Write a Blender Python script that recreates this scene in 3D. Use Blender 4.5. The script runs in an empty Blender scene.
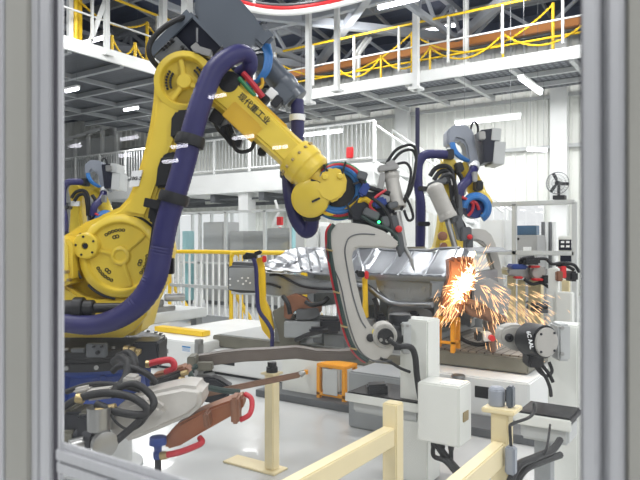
import bpy, bmesh, math, random
from mathutils import Vector, Matrix
random.seed(7)
SC = bpy.context.scene
COL = SC.collection
TH = math.radians(34)
cT, sT = math.cos(TH), math.sin(TH)
CAM = Vector((0, 0, 1.4))
FPX = 622.0
RV = Vector((cT, sT, 0)); FV = Vector((-sT, cT, 0)); UV = Vector((0, 0, 1))
def V(*a): return Vector(a)
def ray(px, py): return FV + RV*((px-320)/FPX) + UV*((240-py)/FPX)
def C(px, py, d): return CAM + ray(px, py)*d                     # a point seen at a pixel, at depth d
def Py(px, py, y): return CAM + ray(px, py)*(y/ray(px, py).y)     # ... on a plane of constant y
def Pz(px, py, z): return CAM + ray(px, py)*((z-1.4)/ray(px, py).z)

# ---------------------------------------------------------------- materials
def lin(c):
    out = []
    for v in c:
        v /= 255.0
        out.append(v/12.92 if v <= .04045 else ((v+.055)/1.055)**2.4)
    return tuple(out)+(1.0,)
def M(name, rgb, rough=.5, metal=0.0, var=.10, scale=6.0, bump=0.0, bscale=60.0, emit=None, estr=0.0, coat=0.0, streak=None):
    m = bpy.data.materials.new(name); m.use_nodes = True
    nt = m.node_tree; N = nt.nodes; L = nt.links
    b = N['Principled BSDF']
    tc = N.new('ShaderNodeTexCoord')
    src = tc.outputs['Object']
    if streak:
        mp = N.new('ShaderNodeMapping'); mp.inputs['Scale'].default_value = streak
        L.new(src, mp.inputs['Vector']); src = mp.outputs['Vector']
    nz = N.new('ShaderNodeTexNoise'); nz.inputs['Scale'].default_value = scale; nz.inputs['Detail'].default_value = 5
    L.new(src, nz.inputs['Vector'])
    base = lin(rgb)
    cr = N.new('ShaderNodeValToRGB')
    cr.color_ramp.elements[0].position = .3; cr.color_ramp.elements[1].position = .7
    cr.color_ramp.elements[0].color = tuple(x*(1-var) for x in base[:3])+(1,)
    cr.color_ramp.elements[1].color = tuple(min(1, x*(1+var*.6)) for x in base[:3])+(1,)
    L.new(nz.outputs['Fac'], cr.inputs['Fac']); L.new(cr.outputs['Color'], b.inputs['Base Color'])
    mr = N.new('ShaderNodeMapRange'); mr.inputs['To Min'].default_value = max(.02, rough-.07); mr.inputs['To Max'].default_value = min(1, rough+.08)
    L.new(nz.outputs['Fac'], mr.inputs['Value']); L.new(mr.outputs['Result'], b.inputs['Roughness'])
    b.inputs['Metallic'].default_value = metal
    if coat: b.inputs['Coat Weight'].default_value = coat
    if bump:
        n2 = N.new('ShaderNodeTexNoise'); n2.inputs['Scale'].default_value = bscale
        L.new(tc.outputs['Object'], n2.inputs['Vector'])
        bp = N.new('ShaderNodeBump'); bp.inputs['Strength'].default_value = bump; bp.inputs['Distance'].default_value = .01
        L.new(n2.outputs['Fac'], bp.inputs['Height']); L.new(bp.outputs['Normal'], b.inputs['Normal'])
    if emit:
        b.inputs['Emission Color'].default_value = lin(emit); b.inputs['Emission Strength'].default_value = estr
    return m
mat = dict(
    floor=M('epoxy_floor', (196, 198, 197), .22, 0, .06, 1.3, coat=.15),
    wall=M('corrugated_wall', (226, 228, 222), .55, 0, .04, 1.0),
    wallwhite=M('painted_wall', (222, 224, 222), .6, 0, .05, 2.0),
    roof=M('roof_sheet', (80, 88, 106), .6, .2, .2, .7, streak=(1, 8, 1)),
    truss=M('truss_steel', (168, 173, 180), .5, 0, .08, 3),
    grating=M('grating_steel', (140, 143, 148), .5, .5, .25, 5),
    white=M('white_steel', (228, 230, 228), .4, 0, .05, 3),
    offwhite=M('post_white', (226, 228, 222), .38, 0, .04, 3),
    lgrey=M('light_grey_paint', (190, 193, 192), .45, 0, .07, 3),
    grey=M('grey_paint', (150, 154, 156), .45, 0, .08, 4),
    dgrey=M('dark_grey_paint', (92, 95, 98), .5, .1, .15, 5),
    alu=M('brushed_aluminium', (198, 199, 202), .38, .35, .05, 6, streak=(40, 40, .6)),
    alud=M('aluminium_groove', (96, 98, 106), .45, .6, .08, 6, streak=(40, 40, .6)),
    steel=M('machined_steel', (160, 160, 158), .3, .85, .12, 12),
    sheet=M('pressed_sheet_metal', (156, 159, 163), .33, .85, .08, 3),
    sheetd=M('sheet_metal_grey', (166, 169, 171), .36, .75, .12, 5),
    cast=M('cast_grey', (178, 176, 170), .5, .2, .10, 10, bump=.1),
    castw=M('cast_aluminium', (196, 193, 187), .45, .3, .14, 9, bump=.15, bscale=30),
    gun=M('gun_frame_grey', (186, 184, 178), .48, .15, .07, 7, bump=.05),
    yellow=M('robot_yellow', (226, 198, 68), .38, 0, .07, 3, coat=.2),
    yellowd=M('ochre_yellow', (214, 172, 44), .42, 0, .08, 3),
    ysafe=M('safety_yellow', (240, 200, 40), .4, 0, .07, 4),
    orange=M('stand_orange', (232, 158, 34), .45, 0, .09, 6),
    navy=M('navy_hose', (34, 33, 88), .48, 0, .12, 8),
    navyd=M('navy_strap', (30, 30, 62), .5, 0, .12, 8),
    black=M('black_plastic', (22, 23, 27), .45, 0, .2, 7),
    blackm=M('black_metal', (44, 46, 52), .4, .4, .2, 7),
    rubber=M('black_rubber', (19, 20, 23), .55, 0, .15, 9),
    hood=M('hood_grey', (84, 92, 102), .34, 0, .05, 2, coat=.2),
    hoodl=M('hood_light_grey', (146, 152, 162), .36, 0, .08, 4),
    panel=M('panel_navy_black', (24, 28, 44), .35, .1, .2, 6),
    blue=M('blue_paint', (34, 62, 134), .45, 0, .1, 5),
    bcable=M('blue_cable', (36, 104, 168), .4, 0, .1, 8),
    rcable=M('red_cable', (184, 34, 48), .42, 0, .1, 8),
    gcable=M('green_cable', (52, 130, 82), .42, 0, .1, 8),
    teal=M('teal_paint', (150, 196, 200), .45, 0, .06, 5),
    copper=M('copper', (164, 106, 76), .4, .6, .18, 9),
    copperd=M('copper_brown', (140, 98, 76), .5, .35, .2, 9),
    rust=M('burnt_copper', (132, 102, 84), .5, .3, .25, 12),
    cream=M('cream_paint', (232, 218, 176), .45, 0, .05, 4),
    brass=M('brass', (176, 156, 112), .36, .8, .1, 9),
    tile=M('deck_plate', (158, 150, 138), .45, .35, .14, 14),
    edge=M('pallet_edge', (122, 120, 108), .5, .35, .15, 6),
    duct=M('orange_duct', (206, 134, 70), .5, 0, .08, 2),
    redp=M('red_plastic', (206, 40, 44), .4, 0, .08, 6),
    ink=M('lettering_ink', (24, 24, 26), .6, 0, .05, 5),
    plate=M('label_white', (238, 240, 240), .4, 0, .03, 5),
    stick=M('sticker_yellow', (246, 226, 40), .5, 0, .03, 5),
    bluelab=M('label_blue', (40, 130, 190), .5, 0, .03, 5),
    gpanel=M('panel_grey', (168, 169, 168), .5, .1, .05, 1.5),
    screen=M('display_glass', (84, 112, 140), .15, .2, .15, 2),
    lamp=M('lamp_tube', (255, 255, 255), .5, 0, 0, 5, emit=(246, 244, 255), estr=14),
    beige=M('beige_grey_paint', (166, 165, 158), .5, .1, .05, 6),
    gasket=M('dark_gasket', (72, 70, 78), .5, 0, .1, 6),
    wallgrey=M('hall_grey', (120, 124, 128), .7, 0, .2, .4),
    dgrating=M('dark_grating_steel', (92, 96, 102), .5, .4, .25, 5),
    armsteel=M('arm_steel', (112, 104, 98), .42, .5, .2, 7),
    wire=M('wire_steel', (120, 122, 124), .4, .6, .1, 5),
    green=M('dark_green', (38, 58, 54), .5, 0, .1, 5),
    spark=M('glowing_spark', (255, 190, 110), .5, 0, 0, 5, emit=(255, 204, 152), estr=2.4),
    arc=M('white_hot_arc', (255, 240, 200), .5, 0, 0, 5, emit=(255, 226, 176), estr=7),
    led=M('green_lamp', (60, 240, 140), .5, 0, 0, 5, emit=(60, 255, 150), estr=3),
)
def chequer(m, sx, sy, dark):
    nt = m.node_tree; N = nt.nodes; L = nt.links
    b = N['Principled BSDF']; old = b.inputs['Base Color'].links[0].from_socket
    tc = N.new('ShaderNodeTexCoord'); br = N.new('ShaderNodeTexBrick')
    br.offset = 0; br.inputs['Scale'].default_value = 1; br.inputs['Brick Width'].default_value = sx; br.inputs['Row Height'].default_value = sy
    br.inputs['Mortar Size'].default_value = .006 if sx < .1 else .03
    L.new(tc.outputs['Object'], br.inputs['Vector'])
    mx = N.new('ShaderNodeMix'); mx.data_type = 'RGBA'
    L.new(br.outputs['Fac'], mx.inputs[0]); L.new(old, mx.inputs[6]); mx.inputs[7].default_value = lin(dark)
    L.new(mx.outputs[2], b.inputs['Base Color'])
chequer(mat['tile'], .07, .07, (82, 70, 62))
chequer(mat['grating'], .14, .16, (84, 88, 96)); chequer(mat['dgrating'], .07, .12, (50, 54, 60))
def glass(name, fac, tint=(1, 1, 1, 1)):
    m = bpy.data.materials.new(name); m.use_nodes = True
    nt = m.node_tree; nt.nodes.clear(); N = nt.nodes; L = nt.links
    o = N.new('ShaderNodeOutputMaterial'); mx = N.new('ShaderNodeMixShader'); t = N.new('ShaderNodeBsdfTransparent'); g = N.new('ShaderNodeBsdfGlossy')
    t.inputs['Color'].default_value = tint; g.inputs['Roughness'].default_value = .0; mx.inputs['Fac'].default_value = fac
    L.new(t.outputs[0], mx.inputs[1]); L.new(g.outputs[0], mx.inputs[2]); L.new(mx.outputs[0], o.inputs[0])
    return m
mat['glass'] = glass('clear_pane', .028)
mat['pane'] = glass('partition_glass', .05, (.97, .98, .98, 1))

# ---------------------------------------------------------------- mesh builder (world coordinates)
LOC = {}
class MB:
    def __init__(s): s.v = []; s.f = []
    def add(s, vs, fs):
        o = len(s.v); s.v += [Vector(v) for v in vs]; s.f += [[i+o for i in f] for f in fs]; return s
    def box(s, x0, x1, y0, y1, z0, z1):
        vs = [(x, y, z) for z in (z0, z1) for y in (y0, y1) for x in (x0, x1)]
        return s.add(vs, [(0, 2, 3, 1), (4, 5, 7, 6), (0, 1, 5, 4), (2, 6, 7, 3), (0, 4, 6, 2), (1, 3, 7, 5)])
    def obox(s, c, ax, ay, az):          # centre and three half-axis vectors
        c = Vector(c); ax = Vector(ax); ay = Vector(ay); az = Vector(az)
        vs = [c+i*ax+j*ay+k*az for k in (-1, 1) for j in (-1, 1) for i in (-1, 1)]
        return s.add(vs, [(0, 2, 3, 1), (4, 5, 7, 6), (0, 1, 5, 4), (2, 6, 7, 3), (0, 4, 6, 2), (1, 3, 7, 5)])
    def bar(s, p, q, w, h=None, up=None):
        p = Vector(p); q = Vector(q); h = h or w; d = (q-p).normalized(); up = Vector(up) if up else V(0, 0, 1)
        if abs(d.dot(up)) > .98: up = V(0, 1, 0)
        a = d.cross(up).normalized(); b = a.cross(d).normalized()
        return s.obox((p+q)/2, (q-p)/2, a*w/2, b*h/2)
    def lathe(s, c, axis, prof, n=24, a0=0, a1=2*math.pi):
        c = Vector(c); ax = Vector(axis).normalized(); t = V(0, 0, 1) if abs(ax.z) < .9 else V(1, 0, 0)
        u = ax.cross(t).normalized(); w = ax.cross(u).normalized()
        vs = []; fs = []; k = len(prof)
        for i in range(n):
            a = 2*math.pi*i/n; dd = u*math.cos(a)+w*math.sin(a)
            for r, h in prof: vs.append(c+ax*h+dd*r)
        for i in range(n):
            j = (i+1) % n
            for m in range(k-1): fs.append((i*k+m, i*k+m+1, j*k+m+1, j*k+m))
        if prof[0][0] > 1e-5: fs.append([i*k for i in range(n)])
        if prof[-1][0] > 1e-5: fs.append([i*k+k-1 for i in range(n)][::-1])
        return s.add(vs, fs)
    def cyl(s, p, q, r, r2=None, n=16):
        p = Vector(p); q = Vector(q); L = (q-p).length
        return s.lathe(p, q-p, [(r, 0), (r if r2 is None else r2, L)], n)
    def tube(s, pts, r, n=8, sub=6, closed=False, rib=0, seglen=None):
        P = [Vector(p) for p in pts]; R = r if isinstance(r, (list, tuple)) else [r]*len(P)
        if sub > 1 and len(P) > 2:
            Q = []; S = []; k = len(P); rng = k if closed else k-1
            for i in range(rng):
                if closed: a, b, c_, d = P[(i-1) % k], P[i], P[(i+1) % k], P[(i+2) % k]; r0, r1 = R[i], R[(i+1) % k]
                else: a, b, c_, d = P[max(i-1, 0)], P[i], P[i+1], P[min(i+2, k-1)]; r0, r1 = R[i], R[i+1]
                for j in range(sub):
                    t = j/sub
                    Q.append(.5*((2*b)+(c_-a)*t+(2*a-5*b+4*c_-d)*t*t+(3*b-a-3*c_+d)*t**3)); S.append(r0+(r1-r0)*t)
            if not closed: Q.append(P[-1]); S.append(R[-1])
            P, R = Q, S
        if rib:
            # resample evenly and alternate the radius
            Q = [P[0]]; S = [R[0]]; acc = 0
            for i in range(1, len(P)):
                seg = (P[i]-P[i-1]).length
                m = max(1, round(seg/seglen))
                for j in range(1, m+1):
                    Q.append(P[i-1].lerp(P[i], j/m)); S.append(R[i-1]+(R[i]-R[i-1])*j/m)
            P = Q; R = [x*(1+(rib if i % 2 else -rib)) for i, x in enumerate(S)]
        k = len(P); vs = []; fs = []; prev = None
        for i in range(k):
            if closed: d = (P[(i+1) % k]-P[i-1])
            else: d = P[min(i+1, k-1)]-P[max(i-1, 0)]
            d = d.normalized() if d.length > 1e-9 else V(0, 0, 1)
            if prev is None:
                t = V(0, 0, 1) if abs(d.z) < .9 else V(1, 0, 0); u = d.cross(t).normalized()
            else:
                u = prev-d*prev.dot(d); u = u.normalized() if u.length > 1e-6 else d.orthogonal().normalized()
            prev = u; w = d.cross(u)
            for j in range(n):
                a = 2*math.pi*j/n; vs.append(P[i]+(u*math.cos(a)+w*math.sin(a))*R[i])
        for i in range(k if closed else k-1):
            i2 = (i+1) % k
            for j in range(n):
                j2 = (j+1) % n; fs.append((i*n+j, i*n+j2, i2*n+j2, i2*n+j))
        if not closed: fs.append(list(range(n))[::-1]); fs.append([(k-1)*n+j for j in range(n)])
        return s.add(vs, fs)
    def prism(s, pts, ext):              # closed 3D outline pushed along ext
        P = [Vector(p) for p in pts]; e = Vector(ext); k = len(P)
        return s.add(P+[p+e for p in P], [list(range(k))]+[[k+i for i in range(k)][::-1]]+[(i, k+i, k+(i+1) % k, (i+1) % k) for i in range(k)])
    def cpr(s, px, d, th):               # outline seen in pixels at depth d, th metres thick away from the camera
        return s.prism([C(x, y, d) for x, y in px], FV*th)
    def strip(s, A, B, ext):             # a band between two polylines, with thickness
        k = len(A); e = Vector(ext); A = [Vector(a) for a in A]; B = [Vector(b) for b in B]
        vs = A+B+[a+e for a in A]+[b+e for b in B]; fs = []
        for i in range(k-1):
            fs += [(i, i+1, k+i+1, k+i), (2*k+i, 3*k+i, 3*k+i+1, 2*k+i+1), (i, 2*k+i, 2*k+i+1, i+1), (k+i, k+i+1, 3*k+i+1, 3*k+i)]
        fs += [(0, k, 3*k, 2*k), (k-1, 3*k-1, 4*k-1, 2*k-1)]
        return s.add(vs, fs)
    def sphere(s, c, r, n=12, sc=(1, 1, 1)):
        vs = [Vector(c)+V(0, 0, r*sc[2])]; fs = []; m = n//2
        for i in range(1, m):
            a = math.pi*i/m
            for j in range(n):
                b = 2*math.pi*j/n; vs.append(Vector(c)+V(r*sc[0]*math.sin(a)*math.cos(b), r*sc[1]*math.sin(a)*math.sin(b), r*sc[2]*math.cos(a)))
        vs.append(Vector(c)-V(0, 0, r*sc[2])); last = len(vs)-1
        for j in range(n):
            j2 = (j+1) % n; fs.append((0, 1+j, 1+j2)); fs.append((last, 1+(m-2)*n+j2, 1+(m-2)*n+j))
            for i in range(m-2): fs.append((1+i*n+j, 1+(i+1)*n+j, 1+(i+1)*n+j2, 1+i*n+j2))
        return s.add(vs, fs)
    def build(s, name, m, parent=None, bevel=0.0, smooth=True, seg=2):
        me = bpy.data.meshes.new(name)
        off = Vector((0, 0, 0))
        if parent is not None: off = LOC[parent]
        else:
            xs = [v.x for v in s.v]; ys = [v.y for v in s.v]; zs = [v.z for v in s.v]
            off = V((min(xs)+max(xs))/2, (min(ys)+max(ys))/2, min(zs))
        bm = bmesh.new()
        bv = [bm.verts.new(v-off) for v in s.v]
        for f in s.f:
            try: bm.faces.new([bv[i] for i in f])
            except ValueError: pass
        bmesh.ops.recalc_face_normals(bm, faces=bm.faces)
        if bevel:
            es = [e for e in bm.edges if len(e.link_faces) == 2 and e.calc_face_angle(0) > math.radians(32)]
            try: bmesh.ops.bevel(bm, geom=es, offset=bevel, segments=seg, affect='EDGES', clamp_overlap=True)
            except Exception: pass
        bmesh.ops.triangulate(bm, faces=[f for f in bm.faces if len(f.verts) > 4])
        bm.to_mesh(me); bm.free()
        if smooth:
            me.polygons.foreach_set('use_smooth', [True]*len(me.polygons))
            me.set_sharp_from_angle(angle=math.radians(38))
        me.materials.append(mat[m] if isinstance(m, str) else m)
        o = bpy.data.objects.new(name, me); COL.objects.link(o)
        if parent is not None: o.parent = parent; LOC[o] = LOC[parent]
        else: o.location = off; LOC[o] = off
        return o
def tag(o, label, cat, group=None, kind=None):
    o['label'] = label; o['category'] = cat
    if group: o['group'] = group
    if kind: o['kind'] = kind
    return o
def thing(name, loc, label, cat, group=None):
    o = bpy.data.objects.new(name, None); COL.objects.link(o); o.location = loc; o.empty_display_size = .1
    LOC[o] = Vector(loc)
    return tag(o, label, cat, group)
def struct(o, label=None, cat=None):
    o['kind'] = 'structure'
    if label: o['label'] = label
    if cat: o['category'] = cat
    return o
def lettering(s, M4, size, m, parent, ext=.001):
    cu = bpy.data.curves.new('lettering', 'FONT'); cu.body = s; cu.size = size; cu.extrude = ext; cu.offset = size*.022; cu.align_x = 'CENTER'; cu.align_y = 'CENTER'
    t = bpy.data.objects.new('lettering_source', cu); COL.objects.link(t)
    dg = bpy.context.evaluated_depsgraph_get()
    me = bpy.data.meshes.new_from_object(t.evaluated_get(dg))
    bpy.data.objects.remove(t); bpy.data.curves.remove(cu)
    mb = MB(); mb.add([M4 @ v.co for v in me.vertices], [list(p.vertices) for p in me.polygons])
    bpy.data.meshes.remove(me)
    return mb.build('lettering', m, parent, smooth=False)
def facing(px, py, d, ang=0):             # a text frame at a point, upright towards where the camera stands, turned by ang
    x = RV*math.cos(ang)+UV*math.sin(ang); y = UV*math.cos(ang)-RV*math.sin(ang); z = -FV
    m = Matrix.Identity(4); o = C(px, py, d)
    for i in range(3): m[i][0] = x[i]; m[i][1] = y[i]; m[i][2] = z[i]; m[i][3] = o[i]
    return m
def path(pts): return [C(*p) for p in pts]
# ================================================================ THE SETTING
struct(MB().box(-27, 7, -12, 17.2, -.2, 0).build('floor', 'floor'), 'light grey glossy epoxy factory floor', 'floor')
WINS = [(-21.6, -19.0), (-17.8, -13.9), (-6.05, -4.15)]; WZ0, WZ1 = .95, 2.4
def corrugated(mb, x0, x1, z0, z1, y=16.5):
    A = []; B = []; x = x0
    pts = []
    while x < x1-1e-6:
        for dx, dy in ((0, 0), (.16, 0), (.19, -.035), (.25, -.035), (.28, 0)):
            if x+dx <= x1: pts.append((x+dx, y+dy))
        x += .28
    if pts[-1][0] < x1: pts.append((x1, y))
    mb.strip([V(a, b, z0) for a, b in pts], [V(a, b, z1) for a, b in pts], V(0, .06, 0))
w = MB(); edges = [-27]+[e for a in WINS for e in a]+[.5]
corrugated(w, -27, .5, WZ1, 6.55); corrugated(w, -27, .5, 0, WZ0)
for i in range(0, len(edges), 2): corrugated(w, edges[i], edges[i+1], WZ0, WZ1)
struct(w.build('wall_back', 'wall', smooth=False), 'white corrugated sheet wall at the back of the hall', 'wall')
struct(MB().box(-27, .5, 16.45, 16.6, 6.55, 8.2).build('wall_back_upper', 'roof'), 'dark strip of wall above the corrugated sheets', 'wall')
struct(MB().box(-27, 7, -12.2, -12, 0, 9.4).build('wall_front', 'wallgrey'), 'grey wall at the opposite end of the hall', 'wall')
struct(MB().box(-27.2, -27, -4, 16.6, 0, 8.2).build('wall_left', 'wallwhite'), 'plain pale wall at the far left end of the hall', 'wall')
for n, (a, b) in enumerate(WINS, 1):
    e = thing('window_%d' % n, (a, 16.5, WZ0), ['small window strip in the back wall behind the far yellow robot', 'wide bright window behind the grey cabinets', 'bright window right of the smaller robot, behind the display cabinet'][n-1], 'window'); e['kind'] = 'structure'
    f = MB()
    for z0, z1 in ((WZ0, WZ0+.06), (WZ1-.06, WZ1)): f.box(a, b, 16.42, 16.56, z0, z1)
    k = max(1, round((b-a)/1.0))
    for i in range(k+1):
        x = a+(b-a)*i/k; f.box(max(a, x-.03), min(b, x+.03), 16.425, 16.555, WZ0+.06, WZ1-.06)
    f.build('window_frame', 'white', e, .006)
    MB().box(a+.03, b-.03, 16.485, 16.495, WZ0+.05, WZ1-.05).build('window_pane', 'pane', e)
# wall columns and girts
for n, x in enumerate((-21.0, -12.0, -8.1, -3.75)):
    t = MB(); t.box(x-.2, x+.2, 16.2, 16.45, 0, 6.55)
    struct(t.build('trim_%d' % (n+1), 'white', None, .01), 'white steel wall column', 'column')
g = MB()
for z in (3.72, 5.0): g.box(-27, .5, 16.36, 16.44, z, z+.09)
struct(g.build('trim_5', 'lgrey'), 'thin wall girt running along the corrugated sheets', 'girt')
# roof
r = MB(); r.prism([V(-27.2, 16.6, 7.2), V(-27.2, 5, 9.3), V(-27.2, -12, 9.3), V(-27.2, -12, 9.5), V(-27.2, 5, 9.5), V(-27.2, 16.6, 7.4)], V(34.2, 0, 0))
struct(r.build('ceiling', 'roof', smooth=False), 'dark blue grey roof sheeting high over the hall', 'ceiling')
pur = MB()
for i in range(12):
    y = 5+i*1.05; z = 9.3-(y-5)*.181; pur.box(-27, 6, y-.05, y+.05, z-.22, z-.01)
for x in range(-26, 6, 2): pur.bar(V(x, 4.0, 9.2), V(x, 16.4, 7.1), .05, .1)
struct(pur.build('ceiling_purlins', 'grey'), 'grey purlins under the roof sheeting', 'ceiling')
def truss(name, p, q, zt, zb, n, w=.13):
    m = MB(); p = Vector(p); q = Vector(q)
    def at(t, z): v = p.lerp(q, t); v.z = z(t) if callable(z) else z; return v
    top = zt; m.bar(at(0, top), at(1, top), w, w); m.bar(at(0, zb), at(1, zb), w, w)
    for i in range(n):
        t0, t1 = i/n, (i+1)/n; tm = (t0+t1)/2
        m.bar(at(t0, zb), at(tm, top), w*.6); m.bar(at(tm, top), at(t1, zb), w*.6); m.bar(at(tm, zb), at(tm, top), w*.4)
    return struct(m.build(name, 'truss', None, .008), 'pale steel roof truss', 'truss')
truss('ceiling_truss', (-26, 15.6, 0), (0, 15.6, 0), 7.25, 6.45, 13)
truss('ceiling_truss', (-26, 12.6, 0), (2, 12.6, 0), 7.75, 6.9, 12, .16)
truss('ceiling_truss', (-26, 9.4, 0), (4, 9.4, 0), 8.35, 7.3, 12, .16)
for x in (-15.5, -10.4, -6.0, -1.5):
    truss('ceiling_truss', (x, 5.0, 0), (x, 15.6, 0), 7.3, 6.55, 6, .13)
br = MB()
for a, b in (((-10.4, 15.3), (-6, 11.4)), ((-6, 15.3), (-10.4, 11.4)), ((-15.5, 15.3), (-10.4, 11.4)), ((-10.4, 15.3), (-15.5, 11.4)), ((-6, 15.3), (-1.5, 11)), ((-1.5, 15.3), (-6, 11))):
    br.bar(V(a[0], a[1], 6.6), V(b[0], b[1], 7.0), .2, .2)
struct(br.build('ceiling_bracing', 'truss', None, .01), 'crossed pale steel bracing under the roof', 'truss')
for n, (z, y, h) in enumerate(((8.4, 7.4, .4), (7.95, 8.4, .3))):
    pass

# ---------------- the window we look through: aluminium profiles and a clear pane
YW = .356
def wx(px): return Py(px, 240, YW).x
win = thing('window_4', (-.3, YW, 0), 'aluminium framed clear guard window close in front', 'window'); win['kind'] = 'structure'
def profile(name, segs, z0=0.0, z1=2.25, par=win):
    m = MB()
    for x0, x1, y0, y1 in segs: m.box(x0, x1, y0, y1, z0, z1)
    return m.build(name, 'alu', par, .0015)
profile('frame_post', [(wx(-40), wx(5), YW-.002, YW+.012), (wx(5), wx(6.2), YW+.006, YW+.012), (wx(28), wx(35), YW+.003, YW+.012), (wx(35), wx(37.5), YW+.007, YW+.012), (wx(37.5), wx(48), YW+.002, YW+.012)])
MB().box(wx(6.2), wx(28), YW-.001, YW+.012, 0, 2.25).build('cover_strip', 'beige', win, .0008)
profile('frame_stile', [(wx(54.2), wx(58), YW+.003, YW+.0075)], 1.165)
profile('frame_post', [(wx(581.5), wx(599), YW, YW+.040), (wx(599), wx(608), YW+.008, YW+.040), (wx(608), wx(624), YW, YW+.04)])
MB().box(wx(627), wx(700), YW+.002, YW+.045, 0, 2.25).build('cover_strip', 'beige', win, .0008)
rail = MB()
for z0, z1, y0, y1 in ((1.1965, 1.2034, .005, .0075), (1.187, 1.1965, .001, .0075), (1.184, 1.187, .005, .0075), (1.1745, 1.184, .002, .0075)): rail.box(wx(54.5), wx(580), YW+y0, YW+y1, z0, z1)
rail.build('frame_rail', 'alu', win, .0006)
g = MB(); g.box(wx(48), wx(54.2), YW+.006, YW+.0085, 0, 2.2); g.box(wx(577.5), wx(581.5), YW+.006, YW+.04, 0, 2.2); g.box(wx(624), wx(627), YW+.014, YW+.04, 0, 2.2); g.build('gasket', 'gasket', win)
MB().box(wx(54.3), wx(577), YW+.008, YW+.012, .02, 1.165).build('lower_panel', 'dgrey', win)
MB().box(wx(55), wx(577.5), YW+.0076, YW+.0096, 1.19, 2.2).build('window_pane', 'glass', win)

# ================================================================ RAILINGS, WALKWAYS, MEZZANINE
def chain_pts(a, b, sag, n=12):
    a = Vector(a); b = Vector(b)
    return [a.lerp(b, t/n)-V(0, 0, sag*4*(t/n)*(1-t/n)) for t in range(n+1)]
def walkway(name, label, x0, x1, y0, y1, z, front, inner):
    t = thing(name, ((x0+x1)/2, (y0+y1)/2, z), label, 'walkway')
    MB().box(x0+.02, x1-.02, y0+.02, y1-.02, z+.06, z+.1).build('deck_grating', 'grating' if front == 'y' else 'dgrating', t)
    f = MB()
    if front == 'y': f.box(x0, x1, y0-.03, y0+.03, z-.02, z+.24)
    else: f.box(x1-.03, x1+.03, y0, y1, z-.02, z+.24)
    f.build('fascia', 'white', t, .006)
    b = MB()
    if front == 'y':
        x = x0+.5
        while x < x1: b.box(x-.05, x+.05, y0+.04, y1-.02, z-.06, z+.05); x += 1.25
        for y in (y0+.9, y0+1.9): b.box(x0, x1, y-.04, y+.04, z-.05, z+.055)
    else:
        y = y0+.4
        while y < y1: b.box(x0+.02, x1-.04, y-.05, y+.05, z-.06, z+.05); y += 1.25
        for x in (x0+1.6, x0+3.2, x0+4.8): b.box(x-.04, x+.04, y0, y1, z-.05, z+.055)
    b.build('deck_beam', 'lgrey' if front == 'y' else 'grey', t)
    return t
walkway('overhead_walkway', 'white edged overhead walkway with grating deck along the back wall', -10.87, 2.5, 13.5, 16.15, 5.14, 'y', 0)
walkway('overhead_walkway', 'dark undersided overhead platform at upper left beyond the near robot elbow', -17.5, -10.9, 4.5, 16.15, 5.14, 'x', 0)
def guardrail(name, label, p, q, z, h, nposts, ytop, group=None, midk=(.52,), mw='white'):
    p = Vector(p); q = Vector(q); d = q-p
    t = thing(name, (p+q)/2+V(0, 0, z), label, 'railing', group)
    up = lambda v, k: Vector((v.x, v.y, z+k))
    MB().cyl(up(p, h), up(q, h), .03, n=8).build('top_rail', ytop, t)
    for k in midk: MB().cyl(up(p, h*k), up(q, h*k), .022, n=8).build('mid_rail', mw, t)
    for i in range(nposts):
        v = p.lerp(q, i/(nposts-1)); MB().box(v.x-.025, v.x+.025, v.y-.025, v.y+.025, z+.1, z+h).build('post', mw, t)
    return t
ZW = 5.38
guardrail('guardrail', 'yellow topped railing on the overhead walkway along the back wall', V(-10.6, 13.52, 0), V(2, 13.52, 0), ZW, 1.18, 11, 'ysafe')
guardrail('guardrail', 'yellow and white railing on the overhead platform at upper left', V(-10.92, 4.5, 0), V(-10.92, 13.0, 0), ZW, 1.1, 6, 'ysafe')
def chain_barrier(label, posts, z, h, low, r=.035, grp=None):
    t = thing('chain_barrier', Vector(posts[0])+V(0, 0, z), label, 'barrier', grp)
    for p in posts: MB().cyl(Vector(p)+V(0, 0, z), Vector(p)+V(0, 0, z+h), r, n=10).build('post', 'ysafe', t)
    for a, b in zip(posts, posts[1:]):
        MB().tube(chain_pts(Vector(a)+V(0, 0, z+h-.03), Vector(b)+V(0, 0, z+h-.03), low), .022, 6, 1, rib=.25, seglen=.05).build('chain', 'ysafe', t)
    return t
def wxy(px, y): return V(Py(px, 240, y).x, y, 0)
chain_barrier('yellow chain hung from yellow posts on the back walkway', [wxy(275, 13.9), wxy(412, 13.9), wxy(553, 13.9)], 5.3, 1.2, .72)
chain_barrier('low yellow chain between short posts at the back walkway edge', [wxy(335, 13.7), wxy(381, 13.7), wxy(430, 13.7), wxy(503, 13.7), wxy(590, 13.7)], 5.38, .62, .4, .028)
MB_ = MB().cyl(Vector((-10.5, 13.75, 5.72)), Vector((1.5, 13.75, 5.72)), .025, n=8)
tag(MB_.build('pipe', 'ysafe'), 'thin yellow pipe running low along the back walkway', 'pipe')
def px_x(px, x):  # point on the plane of constant x
    r = ray(px, 240); return V(x, (r*(x/r.x)).y, 0)
chain_barrier('yellow chain hung between yellow posts on the upper left platform', [px_x(76, -11.15), px_x(147, -11.15), px_x(185, -11.15)], 5.2, 1.15, .3, .04)
chain_barrier('low yellow chain and short post at the platform edge beside the black wedge box', [px_x(112, -10.98), px_x(135, -10.98), px_x(160, -10.98)], 5.3, .42, .3, .035)
v = px_x(76, -11.3)
tag(MB().box(v.x-.09, v.x+.09, v.y-.09, v.y+.09, 5.24, 9.0).build('pillar', 'ysafe', None, .01), 'thick yellow pillar standing on the upper left platform', 'pillar')
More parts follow.
